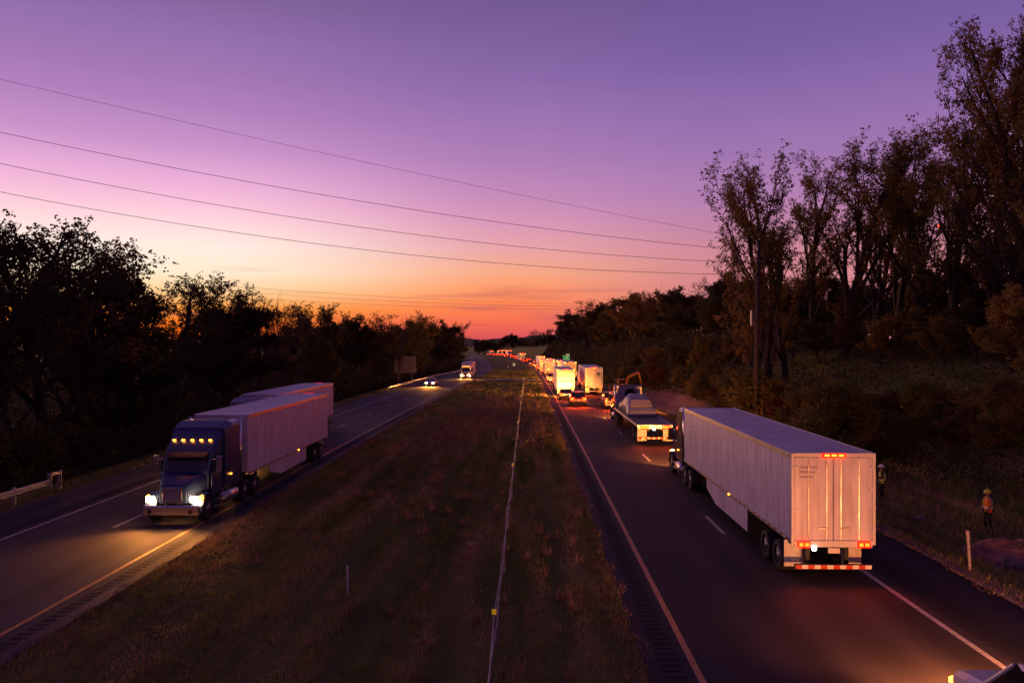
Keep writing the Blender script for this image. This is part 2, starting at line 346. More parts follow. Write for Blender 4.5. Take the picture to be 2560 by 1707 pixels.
KC = {}
def copy_tree(o, parent=None):
    if o.name not in KC: KC[o.name] = kids(o)
    c = o.copy(); COL.objects.link(c); c.parent = parent
    for ch in KC[o.name]: copy_tree(ch, c)
    return c

# ------------------------------------------------------------------ ground, roads
def ground():
    xs = np.concatenate([np.arange(-3000, -400, 200), np.arange(-400, -60, 20), np.arange(-60, -26, 2), np.arange(-26, 46, .7), np.arange(46, 100, 4), np.arange(100, 400, 30), np.arange(400, 3200, 250)])
    ys = np.concatenate([np.arange(-60, 8, 4), np.arange(8, 70, .8), np.arange(70, 200, 2), np.arange(200, 700, 6), np.arange(700, 1500, 25), np.arange(1500, 6000, 250)])
    X, Y = np.meshgrid(xs, ys); X = X+SH(Y); Z = GZ(X, Y)
    # keep the earth well under the pavement
    x = X-SH(Y)
    under = ((x > 2.9) & (x < 13.9)) | ((x < -12.6) & (x > -23.3)); Z = np.where(under, RZ(Y)-.12, Z)
    V = np.stack([X, Y, Z], -1).reshape(-1, 3); n, m = X.shape
    i = np.arange(n-1)[:, None]*m+np.arange(m-1)[None, :]; i = i.ravel()
    F = np.stack([i, i+1, i+m+1, i+m], -1)
    o = np_obj('ground', V, F, 'ground'); structure(o); o.data.shade_smooth()
ground()
YR = np.concatenate([np.arange(-40, 120, 4), np.arange(120, 700, 8), np.arange(700, 1400, 25)])
def ribbon(name, x0, x1, dz, m, ys=YR, parent=None, link=True):
    X0 = x0+SH(ys); X1 = x1+SH(ys); Z = RZ(ys)+dz
    V = np.stack([np.stack([X0, ys, Z], -1), np.stack([X1, ys, Z], -1)], 1).reshape(-1, 3)
    i = np.arange(len(ys)-1)*2; F = np.stack([i, i+1, i+3, i+2], -1)
    if not link: return V, F
    return structure(np_obj(name, V, F, m, parent))
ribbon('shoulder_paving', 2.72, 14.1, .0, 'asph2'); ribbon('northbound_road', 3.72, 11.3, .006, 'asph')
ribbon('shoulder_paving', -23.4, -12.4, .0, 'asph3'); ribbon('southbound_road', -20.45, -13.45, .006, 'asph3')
def line(name, xc, m, w=.14): ribbon(name, xc-w/2, xc+w/2, .012, m)
line('yellow_edge_line', 3.9, 'py', .16); line('white_edge_line', 11.1, 'pw', .16)
line('yellow_edge_line', -13.65, 'py'); line('white_edge_line', -20.2, 'pw')
def dashes(xc, starts, ln=3.05):
    Vs = []; Fs = []; o = 0
    for s0 in starts:
        V, F = ribbon('', xc-.075, xc+.075, .012, None, np.linspace(s0, s0+ln, 3), link=False); Vs.append(V); Fs.append(F+o); o += len(V)
    structure(np_obj('lane_dashes', np.concatenate(Vs), np.concatenate(Fs), 'pw'))
dashes(7.75, [30.2, 48.5, 62.6, 74.6, 86.5]+[98.5+12.2*k for k in range(55)])
dashes(-16.93, [6.3+12.2*k for k in range(60)])
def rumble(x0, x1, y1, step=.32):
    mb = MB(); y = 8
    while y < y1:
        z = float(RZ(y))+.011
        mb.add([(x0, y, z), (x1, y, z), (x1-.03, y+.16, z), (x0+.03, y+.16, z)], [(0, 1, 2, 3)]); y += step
    structure(mb.obj('rumble_strip', 'groove_shade'))
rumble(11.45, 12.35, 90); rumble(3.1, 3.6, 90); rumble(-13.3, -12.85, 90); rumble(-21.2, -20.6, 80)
# paved turnaround across the median
ys = np.array([171., 173, 175, 177]); xsn = np.linspace(-12.6, 2.9, 12)
X, Y = np.meshgrid(xsn, ys); V = np.stack([X, Y, RZ(Y)+.02-.0*X], -1).reshape(-1, 3); i = (np.arange(3)[:, None]*12+np.arange(11)[None, :]).ravel()
structure(np_obj('turnaround_paving', V, np.stack([i, i+1, i+13, i+12], -1), 'concrete'))
# far hills
def hills():
    xs = np.linspace(-2600, 2600, 160); V = []; 
    hts = 10+ 12*np.sin(xs*.0013+1.2)**2+6*np.sin(xs*.006)+3*np.sin(xs*.021)+2*np.sin(xs*.07)
    prof = [(1400, -14), (1650, 0.55), (1900, 1), (2300, .8), (3000, -14)]
    for y, k in prof:
        for x, h in zip(xs, hts): V.append((x, y+60*math.sin(x*.004), -14 if k == -14 else k*h))
    n = len(xs); i = (np.arange(len(prof)-1)[:, None]*n+np.arange(n-1)[None, :]).ravel()
    o = np_obj('hills', np.array(V), np.stack([i, i+1, i+n+1, i+n], -1), 'leaf_dark'); structure(o); o.data.shade_smooth()
hills()
# bare clay cut on the right bank
def dirt():
    us = np.linspace(0, 1, 60); vs = np.linspace(0, 1, 16); U, Vv = np.meshgrid(us, vs)
    Yv = 74+50*U; wob = .8*np.sin(U*23)+.5*np.sin(U*51+Vv*7)
    Xv = 15.6+(6.2*Vv)*(np.sin(PI*np.clip(U, .02, .98))**.5)+wob*.3*Vv
    Z = GZ(Xv, Yv)+.03+.16*np.sin(Yv*2.1)*np.sin(Xv*3+Yv)*Vv*(1-Vv)*2+.12*rng.random(Xv.shape)*Vv*(1-Vv)*4
    V = np.stack([Xv, Yv, Z], -1).reshape(-1, 3); i = (np.arange(15)[:, None]*60+np.arange(59)[None, :]).ravel()
    structure(np_obj('clay_bank', V, np.stack([i, i+1, i+61, i+60], -1), 'dirt'))
dirt()

# ------------------------------------------------------------------ grass (stuff)
def blades(name, X, Y, hgt, wid, m, label, lean=.5):
    n = len(X); Z = GZ(X, Y)-.02; a = rng.random(n)*2*PI
    dx = np.cos(a)*wid/2; dy = np.sin(a)*wid/2; lx = (rng.random(n)-.5)*2*lean*hgt; ly = (rng.random(n)-.5)*2*lean*hgt
    V = np.stack([np.stack([X-dx, Y-dy, Z], -1), np.stack([X+dx, Y+dy, Z], -1), np.stack([X+lx, Y+ly, Z+hgt], -1)], 1).reshape(-1, 3)
    F = np.arange(3*n).reshape(-1, 3)
    o = np_obj(name, V, F, m); tag(o, label, 'grass', kind='stuff'); return o
_G = rng.random((256, 256))
def vnoise(x, y):
    xi = np.floor(x).astype(int); yi = np.floor(y).astype(int); fx = x-xi; fy = y-yi; fx = fx*fx*(3-2*fx); fy = fy*fy*(3-2*fy)
    g = lambda a, b: _G[a % 256, b % 256]
    return (g(xi, yi)*(1-fx)+g(xi+1, yi)*fx)*(1-fy)+(g(xi, yi+1)*(1-fx)+g(xi+1, yi+1)*fx)*fy
def clumpnoise(X, Y): return .45*vnoise(X*.9, Y*.16)+.35*vnoise(X*1.9+7, Y*1.2)+.35*vnoise(X*4, Y*3.1)
def scatter(n, x0, x1, y0, y1, p=1.0):
    u = rng.random(n); Y = y0+(y1-y0)*u**p; X = x0+(x1-x0)*rng.random(n); return X, Y
Xs = []; Ys = []
X, Y = scatter(150000, -12.4, 2.75, 12, 60, 1.35); Xs.append(X); Ys.append(Y)
X, Y = scatter(60000, -12.3, 2.7, 55, 300, 1.6); Xs.append(X+SH(Y)); Ys.append(Y)
X = np.concatenate(Xs); Y = np.concatenate(Ys); ok = ~((Y > 170.5) & (Y < 177.5)); X = X[ok]; Y = Y[ok]
k = clumpnoise(X, Y); trk = np.exp(-((X-SH(Y)+4.6)/.35)**2)+np.exp(-((X-SH(Y)+6.4)/.35)**2)+np.exp(-((X-SH(Y)-.9)/.3)**2)
h = (.03+.2*np.clip(k-.3, 0, 1)+.05*rng.random(len(X)))*(1-.55*np.clip(trk, 0, 1))*(1+Y/260); w = .012+.0011*Y
blades('median_grass', X, Y, h, w, 'grass', 'mown rough grass covering the median between the two carriageways')
X, Y = scatter(50000, 14.2, 26, 14, 75, 1.2); X2, Y2 = scatter(26000, -30, -23.6, 24, 200, 1.5)
X = np.concatenate([X, X2]); Y = np.concatenate([Y, Y2]); ok = ~((X > 15) & (Y > 74)); X = X[ok]; Y = Y[ok]
blades('verge_grass', X, Y, .1+.28*rng.random(len(X))*clumpnoise(X, Y), .015+.0012*Y, 'grass', 'rough unmown grass on the outer verges under the trees')
# dry fringe along the pavement edges
def fringe(x0, x1, n, y1):
    Y = 11+(y1-11)*rng.random(n)**1.5; kk = np.clip(np.sin(Y*1.1)+np.sin(Y*2.7+1)+.6*np.sin(Y*.37), -1.2, 2)
    X = x0+(x1-x0)*rng.random(n)**(1.5); X = X+np.sign(x0-x1)*.12*kk; return X+SH(Y), Y
P = [fringe(2.78, 2.1, 16000, 180), fringe(-12.45, -11.7, 16000, 180), fringe(14.1, 14.9, 9000, 90), fringe(-23.4, -24.2, 5000, 120)]
X = np.concatenate([p[0] for p in P]); Y = np.concatenate([p[1] for p in P])
blades('dry_grass_fringe', X, Y, .05+.13*rng.random(len(X)), .012+.0009*Y, 'drygrass', 'pale dry grass fringe along the pavement edges', .9)
# tall dry weeds patches
X = np.concatenate([-3+rng.normal(0, 2.4, 3500), -6.5+rng.normal(0, 1.5, 3000), 1+rng.normal(0, .5, 900), 20+rng.normal(0, 2.5, 5000)])
Y = np.concatenate([92+rng.normal(0, 14, 3500), 66+rng.normal(0, 9, 3000), 75+rng.normal(0, 12, 900), 42+rng.normal(0, 10, 5000)])
tx = rng.random(260)*14-11.8; ty = 13+75*rng.random(260)**1.3; X = np.concatenate([X, np.repeat(tx, 22)+rng.normal(0, .09, 260*22)]); Y = np.concatenate([Y, np.repeat(ty, 22)+rng.normal(0, .09, 260*22)])
ok = (X < 2.4) | (X > 15.5); X = X[ok]; Y = Y[ok]
blades('dry_weeds', X, Y, .2+.35*rng.random(len(X)), .012+.0008*Y, 'drygrass', 'taller dry weeds in patches on the median and the right verge', .35)

# ------------------------------------------------------------------ trees
def skeleton(rs, height, r0, first, nl, up, spread, levels, gn=3, wob=.16, ratio=.62):
    segs = []; tips = []
    def grow(p, d, ln, r, lev):
        n = 4 if lev == 0 else 3; q = p.copy(); dd = d.copy(); pts = [(q.copy(), r)]
        for i in range(n):
            dd = (dd+Vector((rs.uniform(-wob, wob), rs.uniform(-wob, wob), rs.uniform(-wob*.3, wob*.5)+.05*up))).normalized()
            q = q+dd*(ln/n); rr = r*(1-.6*(i+1)/n); pts.append((q.copy(), rr))
            segs.append((pts[-2][0], q.copy(), pts[-2][1], rr))
        if lev >= levels:
            for a, b in pts[1:]: tips.append(a)
            return
        k = nl if lev == 0 else gn
        for j in range(k):
            t = first+(1-first)*(j+rs.random())/k if lev == 0 else .3+.7*(j+rs.random()*.8)/k
            t = min(t, .999)*n; i = int(t); f = t-i; base = pts[i][0].lerp(pts[i+1][0], f); rr = pts[i][1]*(1-f)+pts[i+1][1]*f
            ang = rs.uniform(0, 2*PI) if lev else j*2.4+rs.uniform(-.4, .4)
            side = Vector((math.cos(ang), math.sin(ang), 0))
            side = (side-dd*side.dot(dd)).normalized()
            s = spread*(rs.uniform(.75, 1.2)); nd = (dd*math.cos(s)+side*math.sin(s)+Vector((0, 0, .25*up))).normalized()
            l2 = ln*ratio*rs.uniform(.7, 1.1)*(1.05-.45*(t/n) if lev == 0 else 1)
            grow(base, nd, l2, max(rr*.68, .012), lev+1)
        if lev > 0: tips.append(pts[-1][0])
        else: grow(q, dd, ln*.3, pts[-1][1], max(lev+1, levels-1))
    grow(Vector((0, 0, -.4)), Vector((rs.uniform(-.03, .03), rs.uniform(-.03, .03), 1)).normalized(), height, r0, 0)
    return segs, tips
def leaves(rs_, tips, per, sig, size, zmin=0, k=4):
    T = np.array([tuple(t) for t in tips])
    def ball(n):
        d = rs_.normal(0, 1, (n, 3)); d /= np.linalg.norm(d, axis=1)[:, None]; return d*rs_.random(n)[:, None]**.45
    C = np.repeat(T, k, 0); C = C+ball(len(C))*sig*1.15                     # twig clusters
    keep = rs_.random(len(C)) > .12; C = C[keep]
    rad = sig*(.3+.35*rs_.random(len(C)))
    m = max(3, per//k); C = np.repeat(C, m, 0); rad = np.repeat(rad, m)
    C = C+ball(len(C))*rad[:, None]*np.array([1, 1, .8])
    C = C[C[:, 2] > zmin]; n = len(C)
    a = rs_.normal(0, 1, (n, 3)); a /= np.linalg.norm(a, axis=1)[:, None]; b = rs_.normal(0, 1, (n, 3)); b -= a*(a*b).sum(1)[:, None]; b /= np.linalg.norm(b, axis=1)[:, None]
    s = size*(.6+.8*rs_.random(n))[:, None]
    V = np.stack([C-a*s*.5, C+b*s*.36, C+a*s*.5, C-b*s*.36], 1).reshape(-1, 3)
    return V, np.arange(4*n).reshape(-1, 4)
def treeproto(name, seed, lm, bm_, height, r0, first, nl, up, spread, levels, gn, per, sig, size, ratio=.62, zmin=0, wob=.16, tube_min=.0, k=4):
    rs = random.Random(seed); rn = np.random.default_rng(seed)
    segs, tips = skeleton(rs, height, r0, first, nl, up, spread, levels, gn, wob=wob, ratio=ratio)
    root = bpy.data.objects.new(name, None); COL.objects.link(root)
    mb = MB()
    for a, b, r1, r2 in segs:
        if r1 > tube_min: mb.tube(a, b, r1, r2, 7 if r1 > .12 else (4 if r1 > .03 else 3), False)
    tr = mb.obj('trunk', bm_, root)
    if per:
        V, F = leaves(rn, tips, per, sig, size, zmin, k); np_obj('crown', V, F, lm, root)
        zz = V[:, 2].max()
    else: zz = max(t[2] for t in tips)
    root['top'] = float(zz)
    return root
PT = {}
PT['cotton'] = [treeproto('cottonwood_tree', 100+i, 'leaf_autumn', 'bark', 15, .36, .12, 12, 1.0, .6, 3, 4, 46, .48, .13, ratio=.55, zmin=2.4) for i in range(4)]
PT['cotton'] += [treeproto('cottonwood_tree', 140, 'leaf_russet', 'bark', 15, .36, .15, 11, 1.0, .62, 3, 4, 46, .48, .13, ratio=.55, zmin=2.4)]
PT['broad'] = [treeproto('broadleaf_tree', 200+i, 'leaf_dark' if i < 4 else 'leaf_autumn', 'bark', 9.0, .26, .18, 8, .7, .8, 3, 4, 30, .34, .115, ratio=.6, zmin=1) for i in range(5)]
PT['dense'] = [treeproto('dense_tree', 300+i, ['leaf_dark', 'leaf_olive', 'leaf_dark', 'leaf_autumn'][i], 'bark', 8.5, .24, .1, 10, .6, .85, 3, 4, 84, .52, .17, ratio=.54, k=6, zmin=.3) for i in range(4)]
PT['bare'] = [treeproto('bare_tree', 400+i, None, 'bark2', 8, .16, .2, 8, 1.0, .5, 3, 4, 0, 0, 0, ratio=.55) for i in range(2)]
PT['bush'] = [treeproto('bush', 500+i, ['leaf_olive', 'leaf_autumn', 'leaf_olive', 'leaf_russet'][i], 'bark2', 4.0, .07, .02, 12, .4, .95, 2, 5, 130, .55, .13, ratio=.62, zmin=0, k=9) for i in range(4)]
for k_ in PT:
    for o in PT[k_]: KC[o.name] = kids(o)
USED = set(); TREES = []
def plant(kind, var, X, Y, top=None, height=None, rz=None, wid=1.0, dz=0):
    p = PT[kind][var % len(PT[kind])]; g = float(GZ(X, Y))
    if top is not None: height = top-g
    s = height/p['top']
    if p.name not in USED: o = p; USED.add(p.name)
    else: o = copy_tree(p)
    o.location = (X, Y, g-.1+dz); o.rotation_euler = (0, 0, random.uniform(0, 6.28) if rz is None else rz); o.scale = (s*wid, s*wid, s)
    TREES.append(o); return o
def px_of(o):
    x, y, z = o.location; t = y*math.cos(YAW)-x*math.sin(YAW); return 1280+FPX*(x*math.cos(YAW)+y*math.sin(YAW))/t
def ordn(i): return {1: 'leftmost', 2: 'second', 3: 'third', 4: 'fourth', 5: 'fifth', 6: 'sixth', 7: 'seventh', 8: 'eighth', 9: 'ninth', 10: 'tenth'}.get(i, f"{i}{'st' if i%10==1 and i!=11 else 'nd' if i%10==2 and i!=12 else 'rd' if i%10==3 and i!=13 else 'th'}")
def labeltrees(lst, fmt, cat, group):
    lst = sorted(lst, key=px_of)
    for i, o in enumerate(lst, 1):
        w = ordn(i); w = w if i == 1 else w+' from the left'
        tag(o, fmt.format(w=w), cat, group)

# left tree line: (pixel x, pixel y of the crown top, depth)
LT = [(-150, 520, 41, 'broad', 0), (-50, 585, 44, 'broad', 1), (30, 600, 47, 'broad', 2), (105, 556, 49, 'broad', 0), (190, 556, 53, 'broad', 4), (262, 640, 56, 'dense', 2), (330, 655, 60, 'broad', 0),
      (412, 672, 66, 'broad', 1), (500, 682, 72, 'broad', 3), (545, 720, 76, 'dense', 0), (640, 704, 87, 'broad', 2), (740, 780, 100, 'broad', 3), (800, 765, 113, 'dense', 1), (850, 750, 125, 'broad', 0),
      (905, 780, 142, 'dense', 2), (960, 778, 163, 'broad', 1), (1010, 785, 190, 'dense', 3), (1055, 772, 226, 'broad', 2), (1095, 795, 268, 'dense', 0), (1132, 800, 318, 'broad', 4), (1160, 822, 373, 'dense', 1),
      (1182, 838, 433, 'broad', 1), (1198, 848, 500, 'dense', 2)]
g = []
for px, py, D, kd, v in LT:
    p = at(px, py, D); X = min(p.x, -29+float(SH(D))); g.append(plant(kd, v, X, D, top=p.z, wid=1.15))
labeltrees(g, 'dark leafy tree, {w} in the front row beside the southbound lanes', 'tree', 'front row of trees left of the southbound lanes')
g = []
for i, (px, py, D) in enumerate([(-90, 640, 62), (300, 730, 82), (480, 740, 95), (570, 770, 104), (690, 800, 118), (760, 800, 128), (830, 800, 145), (920, 805, 170), (1000, 812, 200), (1070, 815, 240), (1120, 825, 290)]):
    p = at(px, py, D); g.append(plant('dense' if i > 4 else 'broad', i, min(p.x, -38), D, top=p.z, wid=1.3))
labeltrees(g, 'dark tree, {w} in the rear row of the left wood', 'tree', 'rear row of trees left of the southbound lanes')
g = []
for px, py, D in [(688, 715, 84), (705, 735, 86), (1000, 775, 150)]:
    p = at(px, py, D); g.append(plant('bare', 0, p.x, D, top=p.z, wid=.6))
labeltrees(g, 'bare dead tree poking above the left treeline, {w} of three', 'tree', 'bare trees in the left treeline')
# right tall cottonwoods
CT = [(1912, 395, 64, 3, .75), (1965, 345, 68, 0, .85), (2040, 385, 73, 3, .85), (2110, 300, 66, 2, .95), (2175, 395, 78, 1, .9), (2250, 350, 71, 4, .9), (2325, 295, 64, 0, .9), (2395, 240, 63, 3, .9), (2470, 215, 60, 1, .9), (2530, 130, 56, 0, .8), (2598, 0, 52, 2, .6), (2650, -60, 49, 1, .6), (2720, 30, 45, 0, .8)]
g = []
for i, (px, py, D, v, w) in enumerate(CT):
    p = at(px, py, D); g.append(plant('cotton', v, p.x, D, top=p.z, wid=w*1.17, rz=i*1.3))
labeltrees(g, 'tall airy autumn cottonwood, {w} above the right bank', 'tree', 'tall cottonwoods on the right bank')
RT = [(1342, 846, 600, 'dense', 1), (1358, 841, 540, 'dense', 2), (1376, 834, 480, 'dense', 0), (1393, 840, 520, 'dense', 0), (1412, 800, 430, 'dense', 2), (1436, 770, 370, 'dense', 0), (1470, 742, 300, 'broad', 1), (1500, 752, 262, 'dense', 2), (1535, 742, 235, 'dense', 1), (1570, 735, 210, 'broad', 0), (1602, 722, 190, 'dense', 3),
      (1640, 722, 172, 'broad', 4), (1680, 715, 158, 'dense', 1), (1720, 712, 146, 'dense', 0), (1760, 690, 136, 'broad', 2), (1790, 678, 126, 'dense', 0), (1835, 670, 116, 'dense', 2), (1880, 690, 106, 'broad', 1), (1935, 690, 98, 'dense', 3),
      (2000, 690, 92, 'broad', 4), (2060, 660, 90, 'dense', 0), (2130, 690, 86, 'dense', 3), (2200, 660, 84, 'broad', 3), (2280, 690, 78, 'dense', 1), (2360, 640, 74, 'dense', 3), (2440, 620, 70, 'broad', 4), (2530, 560, 64, 'dense', 0), (2620, 560, 58, 'dense', 1)]
g = []
for px, py, D, kd, v in RT:
    p = at(px, py, D); g.append(plant(kd, v, max(p.x, 19.5+float(SH(D))), D, top=p.z, wid=1.25))
labeltrees(g, 'dark rounded tree, {w} in the right hand wood', 'tree', 'trees of the wood right of the northbound lanes')
g = []
for px, py, D in [(1690, 700, 160), (1575, 728, 200)]:
    p = at(px, py, D); g.append(plant('bare', 1, p.x, D+6, top=p.z, wid=.9))
labeltrees(g, 'bare twiggy tree rising over the right wood, {w} of two', 'tree', 'bare trees over the right wood')
g = []
for i, (px, py, D) in enumerate([(1425, 800, 450), (1455, 775, 390), (1490, 770, 330), (1525, 765, 290), (1560, 760, 260), (1595, 750, 235), (1630, 745, 210), (1670, 740, 190), (1715, 730, 172), (1765, 720, 156), (1815, 715, 142), (1870, 715, 130), (1930, 715, 120), (2000, 720, 112), (2080, 715, 108), (2170, 720, 104), (2270, 700, 98), (2370, 690, 94), (2480, 660, 88)]):
    p = at(px, py, D); g.append(plant('dense', [0, 2, 1][i % 3], p.x+2, D, top=p.z, wid=1.45))
labeltrees(g, 'dark tree, {w} in the rear row of the right wood', 'tree', 'rear row of the right wood')
# middle storey on the right bank
g = []
for i, (px, py, D) in enumerate([(1590, 880, 150), (1640, 860, 130), (1700, 850, 112), (1760, 830, 100), (1830, 820, 88), (1900, 800, 80), (1980, 780, 74), (2050, 790, 68), (2120, 760, 66), (2200, 780, 60), (2280, 760, 58), (2360, 780, 54), (2440, 740, 52), (2530, 720, 48), (2610, 700, 44), (2020, 850, 76), (2090, 840, 74), (2160, 830, 70), (2235, 835, 67), (2310, 820, 64), (2395, 815, 60), (2475, 800, 57), (2560, 790, 53), (1950, 860, 80), (1800, 880, 94), (1730, 885, 104)]):
    p = at(px, py, D); g.append(plant('dense', [1, 3, 0, 1, 3][i % 5], p.x, D, top=p.z, wid=1.2))
labeltrees(g, 'small autumn tree, {w} below the tall right trees', 'tree', 'small trees on the right bank')
# bushes
g = []
for i, (px, py, D) in enumerate([(1520, 935, 150), (1560, 915, 140), (1600, 905, 128), (1650, 905, 116), (1700, 915, 104), (1740, 935, 92), (1775, 905, 84), (1815, 950, 76), (1850, 915, 70), (1895, 955, 66), (1935, 925, 62), (1980, 975, 58),
                                 (2030, 940, 56), (2080, 1000, 52), (2130, 950, 50), (2185, 1010, 48), (2240, 970, 46), (2300, 1020, 43), (2350, 950, 42), (2400, 1030, 40), (2450, 960, 39), (2510, 1000, 37), (2570, 940, 36)]):
    D = D+6 if D < 50 else D
    p = at(px, py, D); z = float(GZ(p.x, D)); g.append(plant('bush', i, p.x, D, height=max(p.z-z, 2.2)*1.05, wid=1.25))
labeltrees(g, 'low autumn bush, {w} at the right bank foot', 'bush', 'bushes along the foot of the right bank')
g = []
for i, (px, D) in enumerate([(-60, 38), (30, 41), (120, 46), (210, 50), (300, 56), (385, 62), (470, 68), (560, 76), (650, 86), (740, 98), (820, 112), (900, 132), (970, 160), (1030, 190), (1080, 230)]):
    D *= 1.08; p = at(px, 900, D); g.append(plant('bush', [0, 2][i % 2], p.x, D, height=3.8, wid=1.5))
labeltrees(g, 'dark bush, {w} under the left treeline', 'bush', 'bushes under the left treeline')
g = []
for px, py, D, kd, v in [(1288, 832, 900, 'dense', 0), (1268, 838, 940, 'dense', 2), (1308, 846, 860, 'dense', 1), (1340, 822, 700, 'broad', 2), (1358, 820, 720, 'broad', 1), (1378, 838, 640, 'dense', 0), (1232, 846, 1050, 'broad', 0), (1325, 850, 780, 'dense', 3), (1212, 850, 800, 'dense', 2), (1198, 846, 900, 'dense', 1), (1222, 851, 1150, 'dense', 0), (1248, 850, 1000, 'dense', 3), (1258, 852, 850, 'dense', 1), (1295, 850, 1000, 'dense', 0), (1318, 848, 950, 'dense', 2), (1345, 845, 800, 'dense', 1), (1368, 846, 700, 'dense', 3), (1390, 842, 600, 'dense', 2), (1282, 854, 780, 'bush', 0), (1240, 855, 900, 'bush', 2), (1330, 854, 640, 'bush', 1)]:
    p = at(px, py, D); g.append(plant(kd, v, p.x, D, top=p.z, wid=1.8))
labeltrees(g, 'distant rounded tree, {w} where the road bends', 'tree', 'distant trees at the bend')
for k_ in PT:
    for o in PT[k_]:
        if o.name not in USED:
            for c in kids(o): bpy.data.objects.remove(c)
            bpy.data.objects.remove(o)
# undergrowth as a mass
def mass(name, X, Y, hh, size, m, label):
    n = len(X); Z = GZ(X, Y)+hh*rng.random(n)**1.2
    C = np.stack([X, Y, Z], -1); a = rng.normal(0, 1, (n, 3)); a /= np.linalg.norm(a, axis=1)[:, None]; b = rng.normal(0, 1, (n, 3)); b -= a*(a*b).sum(1)[:, None]; b /= np.linalg.norm(b, axis=1)[:, None]
    s = (size*(.6+.8*rng.random(n)))[:, None]
    V = np.stack([C-a*s*.5, C+b*s*.33, C+a*s*.5, C-b*s*.33], 1).reshape(-1, 3)
    o = np_obj(name, V, np.arange(4*n).reshape(-1, 4), m); tag(o, label, 'undergrowth', kind='stuff')
n = 230000; Y = 30+420*rng.random(n)**1.7; X = -27.5-rng.random(n)**1.6*62+SH(Y)
hh = 3.7+1.5*np.sin(Y*.21)*np.sin(X*.5+Y*.07)+1.3*ss(-(X-SH(Y)), 28, 38)
mass('undergrowth', X, Y, hh, .12+.0022*Y, 'leaf_dark', 'dark tangled undergrowth filling the wood left of the road')
n = 170000; Y = 30+420*rng.random(n)**1.6; xs_ = np.interp(Y, [0, 36, 72, 130], [25.5, 24.5, 20.5, 19]); X = xs_+rng.random(n)**1.2*22+SH(Y)
hh = (1.3+1.1*np.sin(Y*.23)*np.sin(X*.6+Y*.11)+1.6*ss(X-SH(Y)-xs_, 1, 8))
mass('bank_undergrowth', X, Y, hh, .08+.0022*Y, 'leaf_dark', 'tangled brush covering the wooded bank right of the road')

# ------------------------------------------------------------------ vehicle parts
def wheel(parent, x, y, r, w, side, rim='rim', n=20, lod=0):
    """side +1: outer face towards +x"""
    s = side
    a = MB().lathex([(-w/2*s, r*.62), (-w/2*s, r*.93), (-w/2*.8*s, r), (w/2*.8*s, r), (w/2*s, r*.93), (w/2*s, r*.62), (w/2*.7*s, r*.6), (-w/2*.7*s, r*.6)], x, y, r, n)
    wh = bpy.data.objects.new('wheel', None); COL.objects.link(wh); wh.parent = parent
    a.obj('tyre', 'tyre', wh, True)
    b = MB().lathex([(w*.42*s, r*.61), (w*.34*s, r*.5), (w*.1*s, r*.42), (w*.12*s, r*.22), (w*.45*s, r*.18), (w*.47*s, r*.05)], x, y, r, n)
    for k in range(8):
        t = 2*PI*k/8; b.tube((x+w*.08*s, y+r*.32*math.cos(t), r+r*.32*math.sin(t)), (x+w*.2*s, y+r*.32*math.cos(t), r+r*.32*math.sin(t)), r*.035, n=5)
    b.obj('rim', rim, wh, True); return wh
BE = .33
def beam(parent, x, y, z, e, col=(1, .33, .06), cone=95, tilt=6, blend=1, rad=.08, name='headlight_beam'):
    l = bpy.data.lights.new(name, 'SPOT'); l.energy = e*BE; l.color = col; l.spot_size = R(cone); l.spot_blend = blend; l.shadow_soft_size = rad
    o = bpy.data.objects.new(name, l); COL.objects.link(o); o.parent = parent; o.location = (x, y, z); o.rotation_euler = (R(90-tilt), 0, 0); return o
def glow(parent, x, y, z, e, col=(1, .06, .01), rad=.12, name='lamp_glow'):
    l = bpy.data.lights.new(name, 'SPOT'); l.energy = e*.8; l.color = col; l.spot_size = R(115); l.spot_blend = 1; l.shadow_soft_size = rad
    o = bpy.data.objects.new(name, l); COL.objects.link(o); o.parent = parent; o.location = (x, y, z); o.rotation_euler = (R(-52), 0, 0); return o
def lampbox(parent, x, y, z, w, d, h, m, name):
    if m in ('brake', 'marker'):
        o = MB().box(x-w*.85, x+w*.85, y-d*.4, y+d*.45, z-h*.9, z+h*.9, min(w, h, d)*.2).obj(name, 'lens', parent)  # oversized lens box, its glow stands in for the red halo
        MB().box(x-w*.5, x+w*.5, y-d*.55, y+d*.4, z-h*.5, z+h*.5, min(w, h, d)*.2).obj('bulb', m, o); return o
    return MB().box(x-w/2, x+w/2, y-d/2, y+d/2, z-h/2, z+h/2, min(w, h, d)*.25).obj(name, m, parent)

